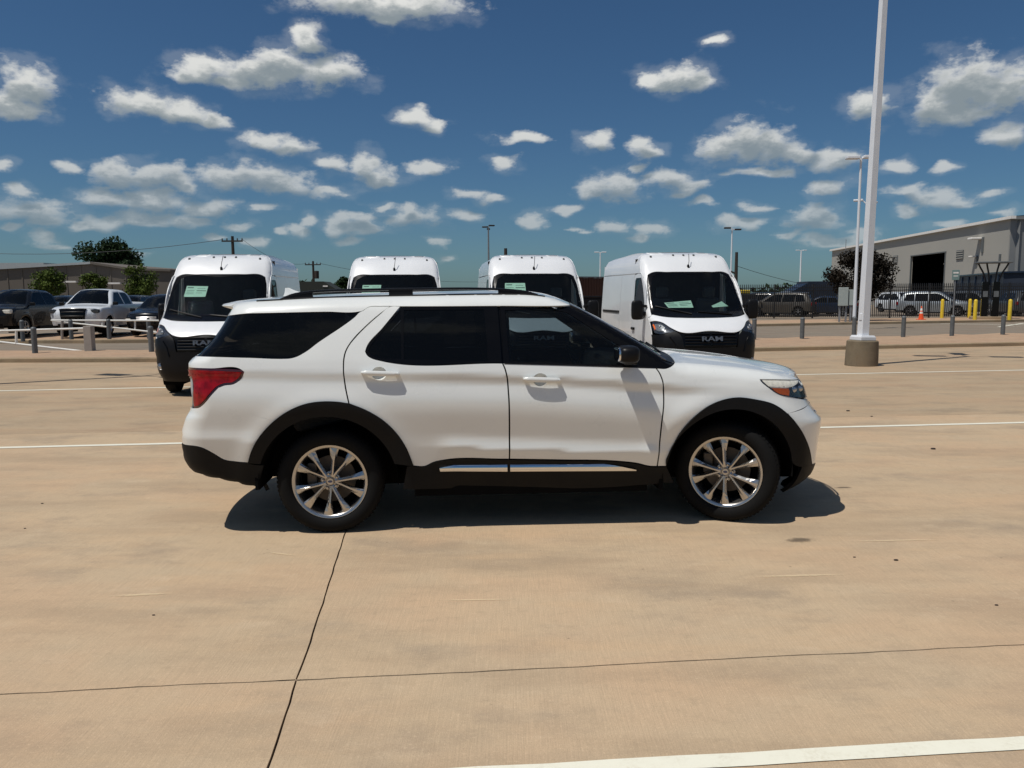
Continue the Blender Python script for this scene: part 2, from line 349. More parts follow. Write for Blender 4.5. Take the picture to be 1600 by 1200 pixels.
class MB:
    def __init__(s): s.v = []; s.f = []; s.sm = []
    def add(s, v, f, smooth=False, mtx=None):
        k = len(s.v)
        for q in v:
            q = Vector(q)
            if mtx is not None: q = mtx @ q
            s.v.append(q)
        for q in f: s.f.append([k + i for i in q]); s.sm.append(smooth)
        return s
    def box(s, c, d, mtx=None, bev=0.0, rz=0.0, taper=1.0):
        x, y, z = d[0] / 2, d[1] / 2, d[2] / 2
        if bev <= 0:
            v = [(sx * x * (taper if sz > 0 else 1), sy * y * (taper if sz > 0 else 1), sz * z) for sz in (-1, 1) for sy in (-1, 1) for sx in (-1, 1)]
            f = [(0, 2, 3, 1), (4, 5, 7, 6), (0, 1, 5, 4), (2, 6, 7, 3), (0, 4, 6, 2), (1, 3, 7, 5)]
            sm = False
        else:
            bm = bmesh.new(); bmesh.ops.create_cube(bm, size=1)
            for q in bm.verts:
                k = taper if q.co.z > 0 else 1
                q.co = Vector((q.co.x * d[0] * k, q.co.y * d[1] * k, q.co.z * d[2]))
            bmesh.ops.bevel(bm, geom=bm.edges[:], offset=bev, segments=2, affect='EDGES', profile=.5)
            v = [q.co.copy() for q in bm.verts]; f = [[w.index for w in g.verts] for g in bm.faces]; bm.free(); sm = False
        T = Matrix.Translation(c) @ Matrix.Rotation(rz, 4, 'Z')
        if mtx is not None: T = mtx @ T
        return s.add(v, f, sm, T)
    def tube(s, pts, r, n=8, caps=True, smooth=True):
        pts = [Vector(p) for p in pts]; rr = r if isinstance(r, (list, tuple)) else [r] * len(pts)
        rings = []; ref = None
        for i, p in enumerate(pts):
            d = (pts[min(i + 1, len(pts) - 1)] - pts[max(i - 1, 0)]).normalized()
            if ref is None: ref = Vector((0, 0, 1)) if abs(d.z) < .9 else Vector((1, 0, 0))
            a = d.cross(ref).normalized(); b2 = d.cross(a).normalized(); ref = a.cross(d).normalized() if False else ref
            rings.append([p + (a * math.cos(2 * PI * k / n) + b2 * math.sin(2 * PI * k / n)) * rr[i] for k in range(n)])
        v = [q for g in rings for q in g]; f = []
        for i in range(len(pts) - 1):
            for k in range(n):
                f.append((i * n + k, i * n + (k + 1) % n, (i + 1) * n + (k + 1) % n, (i + 1) * n + k))
        s.add(v, f, smooth)
        if caps:
            k = len(s.v) - len(v)
            s.f.append([k + i for i in range(n)][::-1]); s.sm.append(False)
            s.f.append([k + (len(pts) - 1) * n + i for i in range(n)]); s.sm.append(False)
        return s
    def lathe(s, prof, n=32, axis='Z', c=(0, 0, 0), smooth=True, closed=False, mtx=None):
        """profile of (radius, height) turned about an axis"""
        v = []; f = []
        for r, hgt in prof:
            for k in range(n):
                a = 2 * PI * k / n; x, y = r * math.cos(a), r * math.sin(a)
                v.append({'Z': (x, y, hgt), 'Y': (x, hgt, y), 'X': (hgt, x, y)}[axis])
        m_ = len(prof)
        for i in range(m_ if closed else m_ - 1):
            j = (i + 1) % m_
            for k in range(n): f.append((i * n + k, i * n + (k + 1) % n, j * n + (k + 1) % n, j * n + k))
        v = [Vector(q) + Vector(c) for q in v]
        return s.add(v, f, smooth, mtx)
    def prism(s, poly, h0, h1, axis='Z', mtx=None):
        """polygon extruded along an axis; poly in the other two coordinates"""
        n = len(poly); v = []
        for hgt in (h0, h1):
            for a, b2 in poly: v.append({'Z': (a, b2, hgt), 'Y': (a, hgt, b2), 'X': (hgt, a, b2)}[axis])
        f = [tuple(range(n))[::-1], tuple(range(n, 2 * n))] + [(i, (i + 1) % n, n + (i + 1) % n, n + i) for i in range(n)]
        return s.add(v, f, False, mtx)
    def mesh(s, name, fixn=True):
        me = bpy.data.meshes.new(name); me.from_pydata([tuple(q) for q in s.v], [], s.f)
        me.polygons.foreach_set('use_smooth', s.sm); me.update()
        if fixn:
            bm = bmesh.new(); bm.from_mesh(me); bmesh.ops.recalc_face_normals(bm, faces=bm.faces); bm.to_mesh(me); bm.free()
        return me
    def build(s, name, mat, parent=None, fixn=True):
        o = link(name, s.mesh(name, fixn), mat, parent)
        if any(s.sm):
            try: o.data.set_sharp_from_angle(angle=R(38))
            except Exception: pass
        return o

def smooth_poly(P, step, closed=True, corner=38):
    P = [Vector(p) for p in P]; n = len(P); out = []
    def tan(i, seg):
        a, b2, c = P[(i - 1) % n], P[i], P[(i + 1) % n]
        if not closed and i in (0, n - 1): return seg
        u, w = b2 - a, c - b2
        if u.length < 1e-6 or w.length < 1e-6: return seg
        if u.angle(w) > R(corner): return seg
        return (u.normalized() * w.length + w.normalized() * u.length).normalized()
    for i in range(n if closed else n - 1):
        a, b2 = P[i], P[(i + 1) % n]; seg = b2 - a; L = seg.length
        if L < 1e-6: continue
        sg = seg / L; t0, t1 = tan(i, sg) * L, tan((i + 1) % n, sg) * L
        k = max(1, int(math.ceil(L / step)))
        for j in range(k):
            s_ = j / k
            out.append(a * (2*s_**3-3*s_*s_+1) + t0 * (s_**3-2*s_*s_+s_) + b2 * (-2*s_**3+3*s_*s_) + t1 * (s_**3-s_*s_))
    if not closed: out.append(P[-1])
    return out
def inset_poly(P, d):
    if d == 0: return P
    A = sum(P[i].x * P[(i+1) % len(P)].y - P[(i+1) % len(P)].x * P[i].y for i in range(len(P)))
    sg = 1 if A > 0 else -1; out = []
    for i in range(len(P)):
        u = (P[i] - P[i-1]); w = (P[(i+1) % len(P)] - P[i])
        if u.length < 1e-9: u = w
        if w.length < 1e-9: w = u
        nrm = Vector((-u.y, u.x)).normalized() + Vector((-w.y, w.x)).normalized()
        if nrm.length < .2: nrm = Vector((-w.y, w.x))
        out.append(P[i] + nrm.normalized() * d * sg)
    return out
def pip(pts, poly):
    """points-in-polygon, vectorised"""
    x, y = pts[:, 0], pts[:, 1]; ins = np.zeros(len(pts), bool); P = np.array([(p[0], p[1]) for p in poly]); n = len(P)
    for i in range(n):
        x0, y0 = P[i]; x1, y1 = P[(i + 1) % n]
        if y0 == y1: continue
        c = ((y0 > y) != (y1 > y)) & (x < (x1 - x0) * (y - y0) / (y1 - y0) + x0); ins ^= c
    return ins
def panel(name, poly, surf, mat, parent=None, off=0.0, grid=.03, flange=.014, gap=.0, out=(0, 0, 1), holes=(), raw=False, hole_flange=None, clip=None, corner=38):
    """a shaped sheet: the outline 'poly' (in the two parameters of surf) cut out of the surface surf,
    with a turned-in flange along its edge"""
    loops = [inset_poly([Vector(p) for p in poly] if raw else smooth_poly(poly, grid * .8, corner=corner), gap)]
    for hp in holes: loops.append(smooth_poly(hp, grid * .8, corner=corner))
    if clip: loops[0] = [Vector(clip(p.x, p.y)) for p in loops[0]]
    # drop doubled points
    L2 = []
    for lp in loops:
        q = [lp[0]]
        for p in lp[1:]:
            if (p - q[-1]).length > grid * .08: q.append(p)
        if (q[0] - q[-1]).length < grid * .08: q.pop()
        L2.append(q)
    loops = L2
    allp = np.array([(p.x, p.y) for lp in loops for p in lp])
    x0, y0 = allp.min(0); x1, y1 = allp.max(0)
    gx, gy = np.meshgrid(np.arange(x0 + grid / 2, x1, grid), np.arange(y0 + grid / 2, y1, grid))
    gx = gx + (np.arange(gx.shape[0])[:, None] % 2) * grid * .5
    g = np.stack([gx.ravel(), gy.ravel()], 1)
    if len(g):
        ok = pip(g, loops[0])
        for hp in loops[1:]: ok &= ~pip(g, hp)
        g = g[ok]
    if len(g):
        d = np.full(len(g), 9.0)
        for k in range(0, len(allp), 400):
            q = allp[k:k+400]; d = np.minimum(d, np.sqrt(((g[:, None] - q[None]) ** 2).sum(2)).min(1))
        g = g[d > grid * .45]
    vin = [Vector(p) for p in allp] + [Vector(p) for p in g]; edges = []; k = 0
    for lp in loops:
        n = len(lp); edges += [(k + i, k + (i + 1) % n) for i in range(n)]; k += n
    vo, eo, fo, ov, oe, of = geometry.delaunay_2d_cdt(vin, edges, [], 0, 1e-7, True)
    V = np.array([(v.x, v.y) for v in vo]); F = np.array([f for f in fo])
    cen = V[F].mean(1); ok = pip(cen, loops[0])
    for hp in loops[1:]: ok &= ~pip(cen, hp)
    F = F[ok]
    def ev(A, B):
        e = 2e-3; P0 = surf(A, B); da = surf(A + e, B) - surf(A - e, B); db = surf(A, B + e) - surf(A, B - e)
        nn = np.cross(da, db); ln = np.linalg.norm(nn, axis=1); ln[ln == 0] = 1; nn /= ln[:, None]
        return P0, nn
    P3, N3 = ev(V[:, 0], V[:, 1])
    used = np.unique(F); ref = np.array(out, float)
    sgn = -1.0 if (N3[used] @ ref).sum() < 0 else 1.0
    N3 = N3 * sgn; P3 = P3 + N3 * off
    # orient triangles by the normals
    a, b2, c = P3[F[:, 0]], P3[F[:, 1]], P3[F[:, 2]]
    fl = (np.cross(b2 - a, c - a) * N3[F].sum(1)).sum(1) < 0; F[fl] = F[fl][:, ::-1]
    verts = [tuple(p) for p in P3]; faces = [tuple(int(i) for i in f) for f in F]; ln = [tuple(N3[i]) for f in F for i in f]
    if flange:
        for li, lp in enumerate(loops):
            A = np.array([p.x for p in lp]); B = np.array([p.y for p in lp]); Q, NN = ev(A, B); NN = NN * sgn; Q = Q + NN * off
            fd = flange if li == 0 or hole_flange is None else hole_flange
            Q2 = Q - NN * fd; k = len(verts); n = len(lp); verts += [tuple(q) for q in Q] + [tuple(q) for q in Q2]
            mid = Q.mean(0)
            for i in range(n):
                j = (i + 1) % n; f = (k + i, k + j, k + n + j, k + n + i)
                nv = np.cross(Q[j] - Q[i], Q2[i] - Q[i]); l = np.linalg.norm(nv)
                nv = nv / l if l > 1e-12 else NN[i]
                faces.append(f); ln += [tuple(nv)] * 4
    me = bpy.data.meshes.new(name); me.from_pydata(verts, [], faces); me.polygons.foreach_set('use_smooth', [True] * len(faces)); me.update()
    if len(me.loops) == len(ln): me.normals_split_custom_set(ln)
    return link(name, me, mat, parent)
def text_mesh(body, size, depth, stretch=1.0, bold=.0):
    cu = bpy.data.curves.new('lettering', 'FONT'); cu.body = body; cu.size = size; cu.extrude = depth; cu.align_x = 'CENTER'; cu.align_y = 'CENTER'; cu.offset = bold; cu.resolution_u = 3
    o = bpy.data.objects.new('lettering', cu); COL.objects.link(o); bpy.context.view_layer.update()
    me = bpy.data.meshes.new_from_object(o.evaluated_get(bpy.context.evaluated_depsgraph_get())); bpy.data.objects.remove(o)
    me.transform(Matrix.Diagonal((stretch, 1, 1, 1))); return me
# ================================================================ the white sport utility vehicle in front
# outlines of its panels, in metres: (along the car from the rear axle, height)
TRACE = {
'archR': [(-0.566,0.553),(-0.534,0.638),(-0.47,0.745),(-0.384,0.838),(-0.266,0.925),(-0.129,0.982),(0.018,0.998),(0.163,0.982),(0.297,0.929),(0.408,0.856),(0.507,0.751),(0.572,0.64),(0.619,0.504)],
'archF': [(2.501,0.462),(2.515,0.539),(2.542,0.617),(2.595,0.728),(2.69,0.841),(2.792,0.915),(2.899,0.957),(3.026,0.975),(3.163,0.956),(3.3,0.917),(3.408,0.844),(3.5,0.747),(3.571,0.646),(3.631,0.541),(3.683,0.408)],
'rdoor': [(0.466,1.662),(0.386,1.601),(0.296,1.521),(0.218,1.44),(0.184,1.398),(0.156,1.346),(0.145,1.297),(0.142,1.239),(0.151,1.116),(0.179,0.98),(0.297,0.929),(0.408,0.856),(0.507,0.751),(0.572,0.64),(0.619,0.504),(0.698,0.496),(0.766,0.526),(0.847,0.542),(1.308,0.54),(1.32,0.54),(1.318,0.852),(1.313,1.035),(1.302,1.159),(1.289,1.212),(1.274,1.248),(0.391,1.279),(0.346,1.291),(0.302,1.32),(0.29,1.345),(0.299,1.374),(0.411,1.509),(0.536,1.662)],
'fdoor': [(1.283,1.248),(1.298,1.212),(1.311,1.159),(1.322,1.035),(1.328,0.852),(1.329,0.54),(1.719,0.526),(2.133,0.508),(2.273,0.49),(2.384,0.464),(2.43,0.462),(2.442,0.772),(2.459,1.018),(2.446,1.119),(2.427,1.168),(2.407,1.198),(2.045,1.214),(1.602,1.234)],
'fender': [(2.417,1.197),(2.436,1.168),(2.456,1.118),(2.469,1.018),(2.451,0.772),(2.44,0.461),(2.501,0.459),(2.515,0.539),(2.542,0.617),(2.595,0.728),(2.69,0.841),(2.792,0.915),(2.899,0.957),(3.026,0.975),(3.163,0.956),(3.3,0.917),(3.408,0.844),(3.532,0.867),(3.739,0.904),(3.452,0.964),(3.37,0.982),(3.318,1.007),(3.282,1.032),(3.243,1.061),(3.216,1.087),(3.209,1.103),(3.331,1.099),(3.756,1.063),(3.639,1.24),(2.807,1.402),(2.551,1.406),(2.575,1.262),(2.578,1.233),(2.527,1.207),(2.485,1.194)],
'fbump': [(3.419,0.847),(3.545,0.865),(3.749,0.899),(3.94,0.865),(3.956,0.366),(3.691,0.406),(3.631,0.541),(3.571,0.646),(3.5,0.747)],
'headl': [(3.213,1.1),(3.329,1.095),(3.517,1.084),(3.715,1.058),(3.833,1.055),(3.807,0.906),(3.646,0.935),(3.55,0.953),(3.452,0.966),(3.37,0.984),(3.318,1.009),(3.282,1.034),(3.244,1.063),(3.221,1.085)],
'amber': [(3.301,1.038),(3.437,1.029),(3.447,1.009),(3.441,0.975),(3.365,0.991),(3.323,1.014)],
'quarter': [(0.303,1.657),(0.262,1.63),(0.252,1.627),(0.213,1.59),(0.124,1.523),(0.013,1.449),(-0.043,1.411),(-0.131,1.345),(-0.208,1.307),(-0.244,1.3),(-0.275,1.299),(-0.544,1.309),(-0.991,1.312),(-1.127,1.295),(-1.124,1.233),(-0.933,1.24),(-0.788,1.238),(-0.573,1.225),(-0.557,1.212),(-0.568,1.182),(-0.634,1.124),(-0.701,1.115),(-0.732,1.102),(-0.505,0.909),(-0.358,0.861),(-0.266,0.925),(-0.129,0.982),(0.018,0.998),(0.17,0.982),(0.142,1.116),(0.134,1.239),(0.136,1.297),(0.147,1.347),(0.175,1.4),(0.208,1.443),(0.286,1.523),(0.377,1.603),(0.459,1.662),(0.384,1.662)],
'rbump': [(-0.732,1.102),(-0.505,0.909),(-0.358,0.861),(-0.47,0.745),(-0.534,0.638),(-0.566,0.553),(-0.648,0.559),(-0.739,0.575),(-0.802,0.619),(-0.887,0.669),(-1.067,0.679),(-1.128,0.684),(-1.135,0.922),(-0.929,0.95),(-0.893,0.955),(-0.834,0.997),(-0.786,1.052),(-0.736,1.104)],
'rclad': [(-1.13,0.676),(-1.067,0.675),(-0.888,0.663),(-0.803,0.613),(-0.74,0.569),(-0.648,0.553),(-0.565,0.545),(-0.521,0.533),(-0.458,0.527),(-0.564,0.266),(-0.692,0.274),(-0.82,0.314),(-0.851,0.347),(-1.032,0.378),(-1.111,0.405),(-1.199,0.468)],
'tail': [(-1.102,1.219),(-0.933,1.234),(-0.788,1.233),(-0.573,1.22),(-0.563,1.207),(-0.575,1.184),(-0.639,1.128),(-0.701,1.121),(-0.737,1.107),(-0.79,1.056),(-0.838,1.001),(-0.898,0.959),(-0.932,0.955),(-0.938,0.985),(-0.934,1.123),(-0.946,1.167),(-1.105,1.16)],
'qglass': [(-0.834,1.619),(-0.52,1.619),(-0.338,1.622),(0.005,1.626),(0.251,1.625),(0.213,1.593),(0.124,1.525),(0.012,1.451),(-0.043,1.414),(-0.131,1.347),(-0.208,1.31),(-0.244,1.303),(-0.275,1.302),(-0.544,1.314),(-0.902,1.324),(-1.083,1.32)],
'rwframe': [(0.541,1.659),(0.416,1.507),(0.303,1.373),(0.295,1.345),(0.306,1.322),(0.348,1.293),(0.391,1.282),(1.271,1.252),(1.266,1.375),(1.252,1.658),(0.7,1.661)],
'rwfix': [(0.539,1.636),(0.43,1.504),(0.322,1.372),(0.313,1.347),(0.322,1.329),(0.352,1.306),(0.393,1.297),(0.549,1.291)],
'rwmain': [(0.564,1.638),(1.151,1.637),(1.165,1.454),(1.17,1.268),(0.567,1.287)],
'fwframe': [(1.271,1.658),(1.28,1.513),(1.285,1.251),(1.603,1.237),(2.045,1.217),(2.415,1.199),(2.483,1.197),(2.52,1.209),(2.575,1.238),(2.501,1.288),(2.45,1.361),(2.128,1.551),(1.873,1.695),(1.794,1.655)],
'fwglass': [(1.308,1.631),(1.316,1.466),(1.328,1.264),(1.603,1.251),(2.1,1.23),(2.292,1.227),(2.226,1.309),(2.065,1.417),(1.859,1.554),(1.762,1.613),(1.696,1.628)],
'rocker': [(0.619,0.501),(0.697,0.489),(0.766,0.52),(0.847,0.536),(1.308,0.534),(1.72,0.519),(2.133,0.501),(2.273,0.483),(2.385,0.457),(2.505,0.453),(2.568,0.328),(2.128,0.291),(1.495,0.287),(0.539,0.324),(0.573,0.5)],
'chr1': [(0.808,0.48),(0.928,0.498),(1.309,0.492),(1.31,0.44),(0.814,0.453)],
'chr2': [(1.33,0.491),(2.136,0.468),(2.275,0.436),(2.275,0.427),(1.331,0.44)],
'hr': [(0.251,1.22),(0.512,1.192),(0.335,1.241),(0.447,1.149)],
'hf': [(1.411,1.158),(1.675,1.119),(1.498,1.177),(1.606,1.091)],
'mir': [(2.074,1.311),(2.09,1.356),(2.146,1.369),(2.217,1.347),(2.268,1.308),(2.27,1.225),(2.189,1.208)],
'rf': [(3.575,1.03)],
}

def tab(kn, n=900):
    """smooth curve through (t, v) knots, as a fast table lookup"""
    t = np.array([k[0] for k in kn], float); v = np.array([k[1] for k in kn], float)
    m = np.zeros(len(t)); d = np.diff(v) / np.diff(t)
    m[0] = d[0]; m[-1] = d[-1]
    for i in range(1, len(t) - 1):
        m[i] = 0 if d[i-1] * d[i] <= 0 else 2 * d[i-1] * d[i] / (d[i-1] + d[i])
    xs = np.linspace(t[0], t[-1], n); ys = np.empty(n)
    for k, x in enumerate(xs):
        i = min(max(int(np.searchsorted(t, x)) - 1, 0), len(t) - 2); hh = t[i+1] - t[i]; s = (x - t[i]) / hh
        ys[k] = (2*s**3-3*s*s+1)*v[i] + (s**3-2*s*s+s)*hh*m[i] + (-2*s**3+3*s*s)*v[i+1] + (s**3-s*s)*hh*m[i+1]
    return lambda q: np.interp(q, xs, ys)

def integ(kn, ref):
    """inset table from a table of slopes; zero at ref"""
    f = tab(kn, 1500); s = np.linspace(kn[0][0], kn[-1][0], 1500); w = f(s)
    c = np.concatenate([[0], np.cumsum((w[1:] + w[:-1]) / 2 * np.diff(s))]); c -= np.interp(ref, s, c)
    return lambda q: np.interp(q, s, c)

def fil(d, r):
    q = np.clip(1 - np.clip(d, 0, None) / r, 0, 1)
    return r * (1 - np.sqrt(np.clip(1 - q * q, 0, 1)))

class Shape: pass

def suv_shape():
    s = Shape()
    s.xr = tab([(.2,-.50),(.335,-.55),(.36,-.68),(.40,-.84),(.435,-.98),(.46,-1.04),(.51,-1.075),(.56,-1.09),(.74,-1.085),(.82,-1.065),(.87,-1.045),(.925,-1.005),(.98,-.99),(1.07,-1.0),(1.23,-1.005),(1.265,-1.01),(1.33,-.94),(1.45,-.835),(1.62,-.745),(1.70,-.72),(1.8,-.70)])
    s.xf = tab([(.2,3.60),(.235,3.67),(.275,3.745),(.325,3.80),(.38,3.82),(.42,3.825),(.57,3.825),(.72,3.83),(.765,3.828),(.80,3.79),(.82,3.77),(.886,3.72),(.937,3.70),(1.02,3.675),(1.08,3.655),(1.12,3.62),(1.2,3.5)])
    s.ze = tab([(-1.2,1.655),(-.66,1.700),(-.36,1.716),(0,1.732),(.6,1.742),(1.26,1.748),(1.45,1.746),(1.6,1.732),(1.70,1.708),(1.815,1.66),(1.915,1.609),(2.05,1.531),(2.185,1.45),(2.318,1.368),(2.45,1.283),(2.50,1.252),(2.56,1.232),(2.7,1.222),(2.95,1.200),(3.23,1.165),(3.42,1.130),(3.55,1.105),(3.63,1.08),(3.7,1.04),(3.9,.9)])
    s.P = tab([(-1.2,.955),(-.9,.975),(-.5,.992),(0,1.0),(2.6,1.0),(3.1,.985),(3.5,.95),(3.9,.89)])
    s.c1 = tab([(-1.2,1.235),(-.6,1.22),(.3,1.195),(1.34,1.168),(2.0,1.125),(2.45,1.085),(3.0,1.05),(3.9,1.0)])
    s.zl = tab([(-1.2,.73),(-.8,.725),(-.5,.715),(.4,.68),(.8,.648),(1.34,.618),(2.4,.57),(4,.55)])
    A0 = integ([(-1.3,-.10),(-.55,-.12),(-.45,-.16),(-.33,-.15),(-.25,-.04),(-.19,.09),(-.13,.21),(-.09,.22),(-.05,.10),(-.03,.05),(0,.14),(.015,.26),(.07,.30),(.09,.36),(.3,.44),(.5,.58),(.8,.7)], -.03)
    A1 = integ([(-1.3,0),(-.10,0),(-.075,-.10),(-.055,-.30),(-.01,-.28),(.002,-.02),(.02,0),(.8,0)], -.2)
    A2 = integ([(-1.3,0),(-.5,-.04),(-.30,-.05),(-.2,-.02),(-.16,0),(.8,0)], -.1)
    B = integ([(-.8,-.30),(-.12,-.26),(-.02,-.20),(-.004,-.16),(.004,.34),(.05,.30),(.10,.03),(.13,0),(1.2,0)], .2)
    wl = tab([(-1.2,.55),(-.55,.5),(-.45,.15),(.3,0),(.75,.2),(.95,1),(2.3,1),(2.55,.4),(2.7,.1),(4,.05)])
    wc = tab([(-1.2,.35),(.2,.45),(1.0,1),(2.4,1),(2.8,.35),(3.1,0),(4,0)])
    wd = tab([(-1.2,0),(.2,0),(1.0,1),(2.4,1),(2.8,0),(4,0)])
    zb = tab([(-1.2,0),(4,0)])
    def raw(x, z):
        y = s.P(x) - A0(z - s.c1(x)) - wc(x) * A1(z - s.c1(x)) - wd(x) * A2(z - s.c1(x)) - wl(x) * B(z - s.zl(x))
        for hx, hz in ((0., .386), (2.985, .386)):
            r = np.hypot(x - hx, z - hz); y = y + .013 * np.exp(-((r - .60) / .075) ** 2) * (z < 1.3)
        return y
    s.raw = raw
    def S(x, z):
        x = np.clip(x, s.xr(z) + 1e-4, s.xf(z) - 1e-4); z = np.minimum(z, s.ze(x) - 1e-4)
        rt = np.interp(x, [-1.2, 1.5, 1.8, 2.45, 2.65, 4], [.085, .085, .05, .04, .10, .10])
        rf = np.interp(z, [.2, .6, 1.1], [.36, .34, .30]); rr = np.interp(z, [.3, .9, 1.25, 1.6], [.24, .20, .20, .22])
        return raw(x, z) - fil(s.ze(x) - z, rt) - fil(x - s.xr(z), rr) - fil(s.xf(z) - x, rf)
    s.S = S
    s.crown = tab([(-1.2,.02),(0,.03),(1.4,.035),(1.8,.025),(2.45,.025),(2.7,.045),(3.3,.05),(3.9,.02)])
    s.bow = tab([(-1.2,-.10),(-.5,-.02),(.3,0),(1.3,.02),(1.8,.05),(2.5,.10),(2.9,.06),(3.3,.05),(3.7,.16),(3.9,.16)])
    return s

HUBZ = .386

def side_surf(S, sg):
    return lambda x, z: np.stack([np.asarray(x, float), sg * S.S(x, z), np.asarray(z, float)], 1)
def top_edge(S, x):
    return S.S(x, S.ze(x) - 1e-4)
def top_surf(S):
    def f(x, u):
        q = 1 - u * u
        return np.stack([x + S.bow(x) * q, u * top_edge(S, x), S.ze(x) + S.crown(x) * q], 1)
    return f
def front_surf(S, bow):
    def f(u, z):
        x = S.xf(z); q = 1 - u * u
        return np.stack([x + bow * q, u * S.S(x - 1e-4, z), z + S.crown(x) * q * np.clip((z - .6) / .5, 0, 1)], 1)
    return f
def rear_surf(S, bow):
    def f(u, z):
        x = S.xr(z); q = 1 - u * u
        return np.stack([x - bow * q, u * S.S(x + 1e-4, z), z + 0 * x], 1)
    return f
def arc(cx, cz, r, a0, a1, n):
    return [(cx + r * math.cos(R(a0 + (a1 - a0) * i / n)), cz + r * math.sin(R(a0 + (a1 - a0) * i / n))) for i in range(n + 1)]
def superell(mb, c, rad, e=.6, n=20, mtx=None):
    def pw(v, e): return math.copysign(abs(v) ** e, v)
    v = []; f = []; m_ = n // 2
    for i in range(m_ + 1):
        t = -PI / 2 + PI * i / m_
        for k in range(n):
            p = 2 * PI * k / n
            v.append((c[0] + rad[0] * pw(math.cos(t), e) * pw(math.cos(p), e), c[1] + rad[1] * pw(math.cos(t), e) * pw(math.sin(p), e), c[2] + rad[2] * pw(math.sin(t), e)))
    for i in range(m_):
        for k in range(n): f.append((i*n+k, i*n+(k+1)%n, (i+1)*n+(k+1)%n, (i+1)*n+k))
    return mb.add(v, f, True, mtx)

